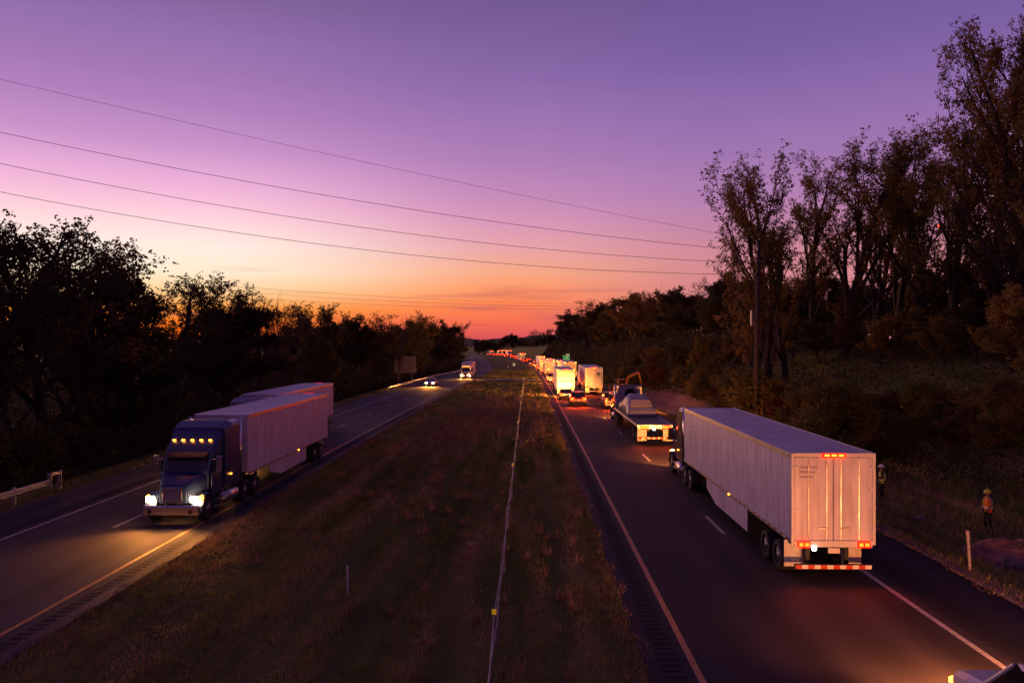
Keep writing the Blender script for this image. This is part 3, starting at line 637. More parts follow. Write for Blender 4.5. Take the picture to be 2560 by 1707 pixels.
def tractor(t, y0, paint='maroon', high=3.95, lights=True, lod=0, btilt=3, bcone=95, beams=0, dr=1.25, chrome=True):
    """y0: rear end of the tractor frame; about 7.4 m long; drives to +y"""
    MB().box(-.45, -.3, y0, y0+6.8, .75, 1.0).box(.3, .45, y0, y0+6.8, .75, 1.0).box(-.45, .45, y0+.9, y0+2, 1.0, 1.12).obj('tractor_frame', 'chassis', t)
    for yy in (y0+.85, y0+2.15):
        for s in (-1, 1): wheel(t, s*1.0, yy, .51, .56, s, 'rim')
    for s in (-1, 1): wheel(t, s*1.05, y0+6.2, .51, .3, s, 'rim')
    cy = y0+2.75
    # sleeper + cab with roof fairing
    def ring(y, hw, z0, z1, c=.14): return [(-hw, y, z0), (hw, y, z0), (hw, y, z1-c), (hw-c*.4, y, z1-c*.3), (hw-c*1.3, y, z1), (-hw+c*1.3, y, z1), (-hw+c*.4, y, z1-c*.3), (-hw, y, z1-c)]
    MB().loft([ring(cy, 1.2, 1.05, high-.05), ring(cy+.1, 1.24, 1.05, high), ring(cy+1.0, 1.24, 1.05, high), ring(cy+1.75, 1.2, 1.05, high-.25)]).obj('sleeper', paint, t, False, .05)
    MB().loft([ring(cy+1.76, 1.12, .95, high-.3), ring(cy+2.3, 1.08, .95, high-.75), ring(cy+2.75, 1.04, .95, 2.72), ring(cy+3.1, 1.02, .95, 2.0)]).obj('cab', paint, t, False, .04)
    # windscreen, side windows
    MB().prism([(-.92, 0), (.92, 0), (.84, 1), (-.84, 1)], 'y', 0, .03)
    ws = MB(); zA, zB = 2.02, 2.72; yA, yB = cy+3.13, cy+2.78
    ws.add([(-.95, yA, zA), (.95, yA, zA), (.9, yB, zB), (-.9, yB, zB), (-.95, yA-.05, zA), (.95, yA-.05, zA), (.9, yB-.05, zB), (-.9, yB-.05, zB)], [(0, 1, 2, 3), (7, 6, 5, 4), (0, 4, 5, 1), (1, 5, 6, 2), (2, 6, 7, 3), (3, 7, 4, 0)])
    ws.obj('windscreen', 'glass', t)
    for s in (-1, 1):
        MB().prism([(cy+1.95, 2.0), (cy+2.95, 2.0), (cy+2.68, 2.6), (cy+1.95, 2.66)], 'x', s*1.12, s*1.135).obj('side_window', 'glass', t)
        MB().box(min(s*1.25, s*1.5), max(s*1.25, s*1.5), cy+2.75, cy+2.87, 1.95, 2.65, .03).tube((s*1.02, cy+2.8, 2.5), (s*1.3, cy+2.8, 2.5), .02).obj('mirror', 'chrome' if chrome else 'plastic', t)
        MB().tube((s*1.0, cy+.35, .62), (s*1.0, cy+1.9, .62), .3, n=16).obj('fuel_tank', 'alu', t, True)
        # fender
        pf = [(y0+6.2+.72*math.cos(a), .51+.72*math.sin(a)) for a in [PI*k/9 for k in range(10)]]; pin = [(y0+6.2+.62*math.cos(a), .51+.62*math.sin(a)) for a in [PI*k/9 for k in range(9, -1, -1)]]
        MB().prism(pf+pin, 'x', s*.75, s*1.22).obj('fender', paint, t)
        MB().tube((s*1.18, cy-.08, 1.0), (s*1.18, cy-.08, high+.05), .075, n=10).obj('exhaust_stack', 'chrome' if chrome else 'chassis', t, True)
        lampbox(t, s*.92, y0+6.98, 1.05, .34, .1, .24, 'head' if lights else 'glass', 'headlight')
        lampbox(t, s*1.13, y0+6.75, 1.1, .08, .2, .16, 'amber', 'turn_signal')
        lampbox(t, s*1.27, cy+1.2, 1.6, .03, .12, .05, 'amber', 'side_marker')
        MB().box(min(s*1.02, s*1.24), max(s*1.02, s*1.24), cy+1.95, cy+2.7, .4, .48).box(min(s*1.02, s*1.24), max(s*1.02, s*1.24), cy+1.95, cy+2.7, .7, .78).obj('step', 'alu', t)
    # hood
    def hr(y, hw, z1): return [(-hw, y, .85), (hw, y, .85), (hw, y, z1-.22), (hw*.82, y, z1-.03), (hw*.4, y, z1), (-hw*.4, y, z1), (-hw*.82, y, z1-.03), (-hw, y, z1-.22)]
    MB().loft([hr(cy+3.12, 1.0, 1.98), hr(cy+3.5, .88, 1.88), hr(y0+6.6, .68, 1.72), hr(y0+6.92, .6, 1.6)]).obj('hood', paint, t, False, .05)
    gr = MB().box(-.42, .42, y0+6.9, y0+6.99, .88, 1.55, .02)
    for k in range(6): gr.box(-.4, .4, y0+6.99, y0+7.01, .92+k*.1, .97+k*.1)
    gr.obj('grille', 'chrome', t)
    MB().box(-1.18, 1.18, y0+6.95, y0+7.2, .38, .82, .06).obj('front_bumper', 'chrome', t)
    for k in range(5): lampbox(t, -.8+.4*k, cy+2.35, high-.72, .12, .08, .06, 'amber', 'roof_marker')
    MB().loft([[(-.95, cy+2.86, 2.76), (.95, cy+2.86, 2.76), (.95, cy+2.8, 2.8), (-.95, cy+2.8, 2.8)], [(-.9, cy+3.14, 2.62), (.9, cy+3.14, 2.62), (.9, cy+3.13, 2.65), (-.9, cy+3.13, 2.65)]]).obj('sun_visor', 'chassis', t)
    for s in (-1, 1):
        MB().prism([(cy+1.85, 1.0), (cy+2.98, 1.0), (cy+2.98, 1.96), (cy+1.85, 1.96)], 'x', s*1.105, s*1.135).obj('door', paint, t, False, .01)
        MB().tube((s*.85, y0+7.2, .58), (s*.85, y0+7.215, .58), .09, n=12).obj('fog_lamp', 'glass', t)
        MB().tube((s*.55, cy+3.05, 2.06), (s*.1, cy+2.96, 2.5), .012, n=4).obj('wiper', 'plastic', t)
    if beams:
        for s in (-1, 1): beam(t, s*.92, y0+7.25, 1.05, beams, tilt=btilt, cone=bcone)

def van_trailer(t, ln=16.1, zt=4.1, zb=1.2, hw=1.3, body='trailer', lod=0, star=False, skirt=True, markers=3, tailm='brake', mark='marker', bars=False, door='trailer', fs=1):
    """rear end at y=0"""
    mb = MB().box(-hw, hw, .06, ln, zb+.14, zt-.12)
    if lod < 2:
        for s in (-1, 1):
            a, b = sorted((s*(hw-.01), s*(hw+.003))); k = 1.25
            while k < ln-.3: mb.box(a, b, k-.02, k+.02, zb+.16, zt-.2); k += 1.22
    mb.obj('trailer_body', body, t)
    MB().box(-hw+.01, hw-.01, .05, ln-.02, zt-.12, zt-.02, .04).obj('trailer_roof', 'troof', t)
    mb = MB()
    for s in (-1, 1):
        a, b = sorted((s*(hw-.005), s*(hw+.025)))
        mb.box(a, b, .02, ln+.01, zt-.2, zt-.005, .01); mb.box(a, b, .02, ln+.01, zb, zb+.16, .01)
    mb.obj('side_rail', 'alu', t)
    if fs == 1:
        for s in (-1, 1):
            a, b = sorted((s*(hw+.026), s*(hw+.03))); w_ = MB().box(a, b, .3, ln-.4, zb+.05, zb+.1)
            w_.obj('reflective_tape', 'tape', t)
    # rear frame and doors
    MB().box(-hw-.01, -hw+.09, -.02, .06, zb-.05, zt, .01).box(hw-.09, hw+.01, -.02, .06, zb-.05, zt, .01).box(-hw+.09, hw-.09, -.015, .06, zt-.13, zt, .01).box(-hw+.09, hw-.09, -.03, .06, zb-.12, zb+.08, .01).obj('rear_frame', 'white', t)
    for s in (-1, 1):
        a, b = sorted((s*.012, s*(hw-.1)))
        d = MB().box(a, b, -.005, .055, zb+.09, zt-.14, .012).obj('trailer_door', door, t)
        if lod < 2:
            for xx in (.22, .78):
                MB().tube((s*xx, -.04, zb+.12), (s*xx, -.04, zt-.17), .017, n=6).obj('lock_rod', 'alu', d)
            MB().box(min(s*.2, s*.5), max(s*.2, s*.5), -.06, -.03, zb+.45, zb+.5).obj('door_handle', 'alu', d)
            for k in range(4):
                zz = zb+.35+k*(zt-zb-.8)/3; c, e = sorted((s*(hw-.2), s*(hw-.02))); MB().box(c, e, -.035, -.01, zz-.04, zz+.04).obj('hinge', door, d)
        if bars:
            tp = MB()
            for zz in (zb+.95, zb+1.7): tp.box(a, b, -.018, -.006, zz-.03, zz+.03)
            tp.obj('door_bar', 'chassis', d)
        if star and s > 0:
            c = (.68, zt-.95); pts = []
            for k in range(10):
                rr = .46 if k % 2 == 0 else .19; t_ = PI/2+k*PI/5; pts.append((c[0]+rr*math.cos(t_), c[1]+rr*math.sin(t_)))
            MB().prism(pts, 'y', -.02, -.007).obj('star_emblem', 'navy', d)
            MB().box(.4, 1.05, -.015, -.007, zt-1.5, zt-1.42).obj('lettering', 'lav', d)
    if star: 
        mbl = MB()
        for k in range(4): mbl.box(-1.05, -.3-.08*(k % 2), -.015, -.007, zt-.75-k*.14, zt-.69-k*.14)
        mbl.obj('lettering', 'lav', t)
    # underside
    MB().box(-.5, -.38, .3, ln-1, zb-.25, zb).box(.38, .5, .3, ln-1, zb-.25, zb).box(-hw+.05, hw-.05, .2, .5, zb-.1, zb).obj('trailer_frame', 'chassis', t)
    for yy in (1.5, 2.8):
        for s in (-1, 1): wheel(t, s*.98, yy, .5, .56, s, 'rim', n=18)
        MB().tube((-.9, yy, .5), (.9, yy, .5), .07).obj('axle', 'chassis', t, True)
    for s in (-1, 1):
        MB().box(min(s*.62, s*1.24), max(s*.62, s*1.24), .86, .88, .3, zb-.12).obj('mud_flap', 'flap', t)
    if markers:
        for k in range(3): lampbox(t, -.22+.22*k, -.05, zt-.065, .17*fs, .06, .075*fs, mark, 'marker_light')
        if markers > 3:
            for s in (-1, 1): lampbox(t, s*(hw-.07), -.05, zt-.065, .1*fs, .06, .08*fs, 'amber' if markers == 5 else mark, 'marker_light')
    for s in (-1, 1):
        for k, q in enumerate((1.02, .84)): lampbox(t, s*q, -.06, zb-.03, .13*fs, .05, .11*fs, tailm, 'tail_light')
        lampbox(t, s*(hw+.03), ln*.45, zb+.06, .03, .14, .06, 'amber', 'side_marker')
        MB().box(min(s*.55, s*.68), max(s*.55, s*.68), .5, .6, .35, zb).obj('bumper_strut', 'chassis', t)
    bp = MB().box(-1.2, 1.2, -.02, .08, .46, .62, .01).obj('rear_bumper', 'chassis', t)
    wb = MB(); rb = MB()
    for k in range(12): (wb if k % 2 else rb).box(-1.18+k*.1967, -1.18+(k+1)*.1967-.004, -.028, -.022, .48, .6)
    wb.obj('white_tape', 'retro_w', bp); rb.obj('red_tape', 'retro_r', bp)
    MB().box(-.18, .18, -.06, -.04, zb-.3, zb-.14).obj('number_plate', 'plate', t)
    if skirt:
        for s in (-1, 1): 
            a, b = sorted((s*(hw-.02), s*(hw-.05))); MB().prism([(4.9, zb), (4.9, .42), (9.6, .42), (11.4, .8), (11.4, zb)], 'x', a, b).obj('side_skirt', body, t)
    for s in (-1, 1): 
        MB().box(min(s*.5, s*.62), max(s*.5, s*.62), ln-3.2, ln-3.05, .35, zb).obj('landing_leg', 'chassis', t)

def semi(label, X, Y, paint='maroon', rz=0, group='traffic in the northbound lanes', ln=16.1, zt=4.1, beams=0, red=0, btilt=3, bcone=95, **k):
    t = thing('semi_truck', label, 'truck', (X+float(SH(Y)), Y, float(RZ(Y))+.012), rz, group)
    van_trailer(t, ln=ln, zt=zt, **k)
    tractor(t, ln-2.0, paint, high=zt-.12, beams=beams, btilt=btilt, bcone=bcone)
    if red:
        for s in (-1, 1): glow(t, s*.93, -.15, 1.1, red)
    return t

def car(label, cat, kind, paint, X, Y, rz=0, group='traffic in the northbound lanes', beams=0, red=0, brake=True, base=None, heads=True, fs=1, tilt=6, bcol=(1, .33, .05), cone=95, hl='head'):
    t = thing({'suv': 'sport_utility_vehicle', 'sedan': 'sedan_car', 'pickup': 'pickup_truck'}[kind], label, cat, (X+float(SH(Y)), Y, float(RZ(Y))+.012), rz, group)
    P_ = {'suv': dict(L=4.8, w=.95, zb=1.05, hood=1.12, roof=1.78, g=(.12, 3.55), r=(.45, 2.6)), 'sedan': dict(L=4.7, w=.91, zb=.92, hood=.95, roof=1.44, g=(.75, 3.5), r=(1.35, 2.55)),
          'pickup': dict(L=5.7, w=.99, zb=1.12, hood=1.18, roof=1.88, g=(2.15, 4.4), r=(2.3, 3.75))}[kind]
    Ln, w, zb, zh, zr = P_['L'], P_['w'], P_['zb'], P_['hood'], P_['roof']; g0, g1 = P_['g']; r0, r1 = P_['r']
    def ring(y, hw, z0, z1, c=.1): return [(-hw+c, y, z0), (hw-c, y, z0), (hw, y, z0+c), (hw+.015, y, (z0+z1)/2), (hw-.01, y, z1-c), (hw-c*1.3, y, z1), (-hw+c*1.3, y, z1), (-hw+.01, y, z1-c), (-hw-.015, y, (z0+z1)/2), (-hw, y, z0+c)]
    wr = .36 if kind != 'sedan' else .33
    zt_ = zb+.04
    body = MB()
    st = [(0, w*.9, .5, zt_-.14), (.08, w*.96, .38, zt_-.04), (.35, w, .3, zt_), (g0+.3, w, .27, zt_), (g1-.2, w, .27, zt_), (g1+.1, w, .27, zh+.0), (Ln-.7, w*.97, .3, zh-.08), (Ln-.2, w*.9, .34, zh-.2), (Ln, w*.8, .42, zh-.36)]
    body.loft([ring(*q) for q in st]); body.obj('body', paint, t, False)
    def gring(y, hw, z): return [(-hw, y, z), (hw, y, z)]
    # greenhouse: glass wedge with bevelled roof
    wt = w*.78
    gv = [(-w*.93, g0, zt_-.02), (w*.93, g0, zt_-.02), (w*.93, g1, zh-.02), (-w*.93, g1, zh-.02), (-wt, r0, zr-.05), (wt, r0, zr-.05), (wt, r1, zr-.05), (-wt, r1, zr-.05)]
    MB().add(gv, [(3, 2, 1, 0), (4, 5, 6, 7), (0, 1, 5, 4), (1, 2, 6, 5), (2, 3, 7, 6), (3, 0, 4, 7)]).obj('window_glass', 'glass', t)
    MB().loft([[(-wt*.9, r0-.05, zr-.03), (wt*.9, r0-.05, zr-.03), (wt*.9, r0-.05, zr-.06), (-wt*.9, r0-.05, zr-.06)], [(-wt*.96, r0+.2, zr+.01), (wt*.96, r0+.2, zr+.01), (wt+.01, r0+.2, zr-.06), (-wt-.01, r0+.2, zr-.06)],
               [(-wt*.96, r1-.2, zr+.0), (wt*.96, r1-.2, zr+.0), (wt+.01, r1-.2, zr-.06), (-wt-.01, r1-.2, zr-.06)], [(-wt*.9, r1+.02, zr-.04), (wt*.9, r1+.02, zr-.04), (wt*.9, r1+.02, zr-.065), (-wt*.9, r1+.02, zr-.065)]]).obj('roof', paint, t)
    for s in (-1, 1):
        for (a, b) in (((s*w*.93, g0, zt_), (s*wt, r0, zr-.05)), ((s*w*.93, g1, zh), (s*wt, r1, zr-.05)), ((s*w*.935, (g0+g1)/2, zt_), (s*wt*1.003, (r0+r1)/2, zr-.05))): MB().tube(a, b, .035, n=5).obj('pillar', paint, t)
    if kind == 'pickup':
        MB().box(-w*.8, w*.8, .1, 2.1, zt_-.0, zt_+.012).obj('truck_bed', 'plastic', t)
        MB().box(-w, -w*.86, .05, 2.15, zt_-.01, zt_+.09, .02).box(w*.86, w, .05, 2.15, zt_-.01, zt_+.09, .02).box(-w*.86, w*.86, .03, .12, zt_-.01, zt_+.09, .02).obj('bed_rail', paint, t)
    for yy in (.95, Ln-.95):
        for s in (-1, 1): wheel(t, s*(w-.1), yy, wr, .24, s, 'darkrim', n=16)
    for s in (-1, 1):
        hz = .95 if kind != 'sedan' else .8
        tw = .3 if kind != 'pickup' else .16
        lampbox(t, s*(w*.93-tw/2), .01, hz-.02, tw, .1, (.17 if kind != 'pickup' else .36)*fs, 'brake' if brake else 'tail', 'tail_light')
        lampbox(t, s*(w*.72-.02), Ln-.06, .7, .34, .2, .15, hl if heads else 'glass', 'headlight')
        lampbox(t, s*(w*.86), Ln-.16, .72, .1, .18, .1, 'amber', 'turn_signal')
        MB().box(min(s*(w), s*(w+.2)), max(s*w, s*(w+.2)), g1-.55, g1-.42, zt_+.0, zt_+.16, .03).obj('mirror', paint, t)
    MB().box(-w*.9, w*.9, -.07, .1, .38, .6, .05).obj('rear_bumper', 'chrome' if kind == 'pickup' else 'plastic', t)
    MB().box(-.16, .16, -.09, -.072, .66 if kind != 'pickup' else .45, .8 if kind != 'pickup' else .56).obj('number_plate', 'plate', t)
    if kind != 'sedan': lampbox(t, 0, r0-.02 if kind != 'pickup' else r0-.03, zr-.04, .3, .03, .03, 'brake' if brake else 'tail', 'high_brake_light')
    gb = MB().box(-w*.5, w*.5, Ln-.03, Ln+.01, .48, .68, .01)
    gb.obj('grille', 'plastic', t)
    if beams:
        for s in (-1, 1): beam(t, s*w*.7, Ln+.14, .72, beams, tilt=tilt, col=bcol, cone=cone)
    if red:
        for s in (-1, 1): glow(t, s*w*.8, -.15, .9, red)
    return t

# ------------------------------------------------------------------ northbound traffic
LC, RC = 5.75, 9.55
# 1 the big white trailer
t = semi('big white trailer and maroon cab, nearest in the right lane', 9.56, 24.0, 'maroon', ln=16.3, zt=4.1, zb=1.28, beams=12000, red=60)
mk = MB()
for k, (a, b, z) in enumerate([(.0, .9, 3.2), (.12, .7, 3.0), (.3, 1.0, 2.78), (.45, .85, 2.6)]): mk.box(-1.309, -1.3045, 14.2+a, 14.2+b, z, z+.09)
mk.box(-1.309, -1.3045, 14.1, 15.0, 2.2, 2.28); mk.obj('faded_lettering', 'lav', t)
mk = MB()
for k in range(3): mk.box(-1.05, -.5-.06*k, -.018, -.0075, 3.62-.15*k, 3.68-.15*k)
mk.obj('faded_lettering', 'lav', t)
lampbox(t, -.62, -.06, 1.12, .14, .05, .12, 'rev', 'reversing_light')
# 0 the vehicle just entering the picture
car('white pickup whose bonnet just enters the bottom right corner', 'pickup', 'pickup', 'white', 9.45, 10.0, beams=4200, tilt=6, bcol=(1, .3, .09), cone=135, hl='amber', brake=False)
# 2 flatbed
def flatbed():
    t = thing('flatbed_truck', 'flatbed trailer with tarped load right ahead of the big white trailer', 'truck', (9.35, 56, float(RZ(56))+.012), 0, 'traffic in the northbound lanes')
    ln = 14.6; hw = 1.3
    mb = MB()
    for k in range(13): mb.box(-hw+.06+k*.191, -hw+.06+(k+1)*.191-.02, .05, ln, 1.4, 1.46+.006*(k % 2))
    mb.obj('deck', 'wood', t)
    MB().box(-hw, -hw+.05, 0, ln, 1.28, 1.475, .01).box(hw-.05, hw, 0, ln, 1.28, 1.475, .01).box(-hw+.05, hw-.05, -.03, .04, 1.2, 1.47).obj('deck_rail', 'alu', t)
    MB().box(-.5, -.38, .3, ln-1, .95, 1.4).box(.38, .5, .3, ln-1, .95, 1.4).obj('trailer_frame', 'chassis', t)
    for yy in (1.4, 2.9):
        for s in (-1, 1): wheel(t, s*.98, yy, .5, .56, s, 'rim', n=18)
    for s in (-1, 1):
        MB().box(min(s*.6, s*1.28), max(s*.6, s*1.28), .2, .22, .28, 1.25).obj('mud_flap', 'flap', t)
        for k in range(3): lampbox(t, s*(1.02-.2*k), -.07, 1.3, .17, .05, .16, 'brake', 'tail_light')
        MB().box(min(s*.5, s*.62), max(s*.5, s*.62), ln-3.2, ln-3.05, .35, 1.3).obj('landing_leg', 'chassis', t)
    lampbox(t, -.1, -.07, 1.15, .2, .05, .1, 'rev', 'plate_light')
    bp = MB().box(-1.2, 1.2, -.02, .08, .42, .6, .01).obj('rear_bumper', 'chassis', t); wb = MB(); rb = MB()
    for k in range(12): (wb if k % 2 else rb).box(-1.18+k*.1967, -1.18+(k+1)*.1967-.004, -.028, -.022, .44, .58)
    wb.obj('white_tape', 'retro_w', bp); rb.obj('red_tape', 'retro_r', bp)
    tractor(t, ln-2.0, 'maroon', high=3.5, beams=16000)
    hb = MB().box(-1.25, 1.25, ln+.05, ln+.13, 1.46, 3.45, .02).obj('headboard', 'alu', t)
    MB().lathex([(-.1, .3), (-.1, .5), (.1, .5), (.1, .3)], 0, 0, 0, 20)
    cr = MB(); n = 24
    for a, r in ((0, .45), ): cr.loft([[(.1+rr*math.cos(2*PI*k/n), ln+.0+yy, 2.75+rr*math.sin(2*PI*k/n)) for k in range(n)] for yy, rr in ((0.03, .3), (-.09, .32), (-.12, .42), (-.06, .5), (.03, .5))])
    cr.obj('coiled_strap', 'tyre', t, True)
    for s in (-1, 1): glow(t, s*.9, -.2, 1.3, 200)
    # tarped load rests on the deck: a thing of its own
    L_ = thing('tarped_load', 'hump backed load under blue grey tarp on the flatbed deck', 'load', (9.35, 62.2, float(RZ(56))+.012+1.48), 0)
    sec = []
    for y, hw2, h in [(0, 1.12, .35), (.12, 1.2, .5), (.7, 1.2, .75), (1.5, 1.15, 1.25), (2.3, 1.08, 1.55), (4.0, 1.05, 1.62), (5.2, 1.0, 1.35), (6.2, 1.0, .95), (7.4, 1.05, .8), (8.0, 1.0, .4)]:
        r_ = []
        for k in range(15):
            a = PI*k/14; c = math.cos(a); s_ = math.sin(a)
            r_.append((hw2*math.copysign(abs(c)**.55, c)*(1+.02*math.sin(k*3+y*2)), y, h*s_**.6*(1+.03*math.sin(k*2.3+y*5))))
        sec.append(r_)
    MB().loft(sec).obj('tarp', 'tarp', L_, True)
    sec = []
    pr = [(.1, .48), (.74, .78), (1.5, 1.27)]
    MB().loft([[(-.9, .62, .8), (.9, .62, .8), (.9, .7, .74), (-.9, .7, .74)], [(-.8, 1.42, 1.27), (.8, 1.42, 1.27), (.8, 1.5, 1.2), (-.8, 1.5, 1.2)]]).obj('rear_panel', 'beige', L_)
    for y in (1.9, 4.6):
        sg = MB(); h = 1.6 if y < 4 else 1.5
        pts = [(1.14*math.copysign(abs(math.cos(PI*k/14))**.55, math.cos(PI*k/14)), y, (h+.0)*math.sin(PI*k/14)**.6+.02) for k in range(15)]
        sg.path(pts, .03, 4).obj('strap', 'chassis', L_)
flatbed()
# 3..n
car('dark red pickup ahead of the flatbed in the right lane', 'pickup', 'pickup', 'maroon', 9.9, 88, red=600, beams=2500, fs=1.2)
car('red tailed dark utility vehicle, last in the left lane queue', 'car', 'suv', 'red', 6.1, 92, beams=4500, red=700, fs=1.3)
car('pale car squeezed between the dark red one and the box trailer', 'car', 'sedan', 'silver', 5.25, 103.2, beams=24000, red=350)
t = semi('box trailer with brightly lit barred doors in the left lane', 5.6, 112.5, 'white', zt=3.85, bars=True, markers=5, door='white', red=500, beams=3000, fs=1.4)
t = semi('white trailer with a dark blue star on its right door', 10.0, 115, 'grey', zt=4.1, star=True, red=600, beams=3000, fs=1.4)
bright = 'headlight lit'
car('red lit utility vehicle ahead of the barred box trailer', 'car', 'suv', 'red', 5.6, 143, red=600, beams=12000, fs=1.4)
car('small dark car ahead of the star trailer in the right lane', 'car', 'sedan', 'black', 9.5, 148, red=500, beams=9000, fs=1.4)
car('white pickup by the yellow line below the second bright box trailer', 'pickup', 'pickup', 'white', 5.0, 160, red=400, beams=14000, fs=1.4)
semi('beige trailer whose top shows between the two nearest box trailers', 9.5, 170, 'red', zt=4.1, door='flap', body='trailer', markers=5, red=500, beams=3000, fs=1.5)
car('silver car near the yellow line, fifth car of the left lane', 'car', 'sedan', 'silver', 5.5, 178, red=400, beams=20000, fs=1.4)
semi('brightly lit white box trailer behind which the barred one waits', 5.8, 205, 'white', zt=4.0, door='white', markers=5, bars=True, fs=1.6, red=500, beams=2500)
bodies = ['trailer', 'beige', 'white', 'silver', 'trailer', 'grey', 'white', 'red', 'beige', 'blue']; doors = ['white', 'beige', 'flap', 'silver', 'white', 'silver', 'trailer', 'red', 'beige', 'silver']
colours = ['red', 'white', 'silver', 'black', 'grey', 'blue', 'maroon', 'white']
spec = [('car', 9.5, 199, 'sedan'), ('semi', 9.5, 214, 0), ('car', 5.6, 236, 'suv'), ('semi', 9.5, 246, 0), ('car', 5.5, 247, 'sedan'), ('semi', 5.6, 260, 0), ('car', 9.4, 276, 'suv'), ('semi', 9.5, 290, 0), ('car', 5.5, 290, 'pickup'), ('car', 5.6, 306, 'sedan'),
        ('car', 5.5, 324, 'suv'), ('car', 9.5, 322, 'sedan'), ('semi', 9.5, 338, 0), ('car', 5.6, 345, 'sedan'), ('car', 5.4, 385, 'suv'), ('semi', 5.6, 402, 0), ('car', 9.5, 372, 'sedan'), ('car', 9.5, 410, 'suv'), ('car', 5.4, 442, 'sedan'), ('car', 9.5, 452, 'suv'),
        ('car', 5.5, 480, 'suv'), ('car', 9.5, 505, 'sedan'), ('car', 5.5, 530, 'pickup'), ('semi', 9.5, 550, 0), ('car', 5.5, 570, 'suv'), ('semi', 9.5, 600, 0), ('car', 5.5, 612, 'sedan'), ('car', 5.5, 650, 'suv'), ('semi', 9.5, 660, 0), ('car', 9.5, 705, 'suv'), ('semi', 5.5, 720, 0), ('car', 9.5, 760, 'sedan'), ('car', 5.5, 775, 'suv'), ('car', 9.5, 800, 'suv')]
cn = sn = 0
ORDW = ['first', 'second', 'third', 'fourth', 'fifth', 'sixth', 'seventh', 'eighth', 'ninth', 'tenth', '11th', '12th', '13th', '14th', '15th', '16th', '17th', '18th', '19th', '20th', '21st', '22nd', '23rd', '24th', '25th', '26th']
for i, (a, X, D, kd) in enumerate(spec):
    dx = (float(SH(D+6))-float(SH(D)))/6; rz = -math.atan(dx)
    c = colours[i % 8]
    if a == 'car':
        cat = 'pickup' if kd == 'pickup' else 'car'
        o = car(f"{'black' if c=='black' else c} far {'pickup' if kd=='pickup' else 'car'} in the distant queue, {ORDW[cn]} car past the bright box trailers", cat, kd, c, X, D, rz=rz, red=500 if D < 350 else 0, beams=9000 if D < 350 else 0, fs=1.9); cn += 1
    else:
        o = semi(f"distant trailer with lit rear in the queue, {ORDW[sn]} lorry past the bright box trailers", X, D, c, rz=rz, lod=2, markers=5, door=doors[sn % 10], body=bodies[sn % 10], fs=2.3, red=500 if D < 350 else 0); sn += 1
        for q in kids(o): pass
# ------------------------------------------------------------------ southbound traffic (turned round: rz = 180)
def southsemi(label, X, Ynose, paint, **k):
    total = k.get('ln', 14.5)-2.0+7.2
    return semi(label, X, Ynose+total, paint, rz=PI, group='traffic in the southbound lanes', **k)
southsemi('semi truck with dark blue cab and white trailer, nearest on the left', -14.75, 31, 'blue', ln=14.6, zt=4.1, beams=2700, btilt=2, bcone=120, markers=5)
southsemi('second white semi truck in the outer southbound lane, behind the nearest', -18.5, 47, 'grey', ln=14.6, zt=4.0, beams=1500, markers=5)
southsemi('white lorry with amber roof lights coming round the bend', -15.0, 182, 'white', ln=12, zt=4.0, beams=9000, markers=5)
car('oncoming car with bright headlights beside the far guardrail', 'car', 'sedan', 'silver', -18.3, 141+4.7, rz=PI, group='traffic in the southbound lanes', beams=9000, brake=False)

# ------------------------------------------------------------------ barriers and roadside
def cable_barrier():
    t = thing('cable_barrier', 'steel cable barrier on slim posts running down the median', 'barrier', (0, 0, 0))
    ys_ = [13.7+5.9*k for k in range(28)]; tops = []
    for i, y in enumerate(ys_):
        x = -.8+float(SH(y)); z = float(GZ(x, y)); s = -.02 if i % 2 else .02; lean = -.05
        pr = [(-.05, -.03), (.05, -.03), (.05, .03), (.04, .03), (.04, -.02), (-.04, -.02), (-.04, .03), (-.05, .03)]
        p = MB().loft([[(x+s+a, y+b, z-.1) for a, b in pr], [(x+s+lean+a, y+b, z+.95) for a, b in pr]]).obj('post', 'galv', t)
        if (i-1) % 4 == 0:
            MB().box(x+s+lean-.058, x+s+lean+.058, y-.045, y-.034, z+.82, z+.96).obj('reflector', 'yellow', p)
    for k, h in enumerate((.56, .7, .84)):
        pts = []
        for i, y in enumerate([7.8]+ys_):
            x = -.83+float(SH(y))+(.045 if (i+k) % 2 else -.045); pts.append((x, y, float(GZ(x, y))+h))
        MB().path(pts, .012, 5).obj('cable', 'galv', t)
cable_barrier()
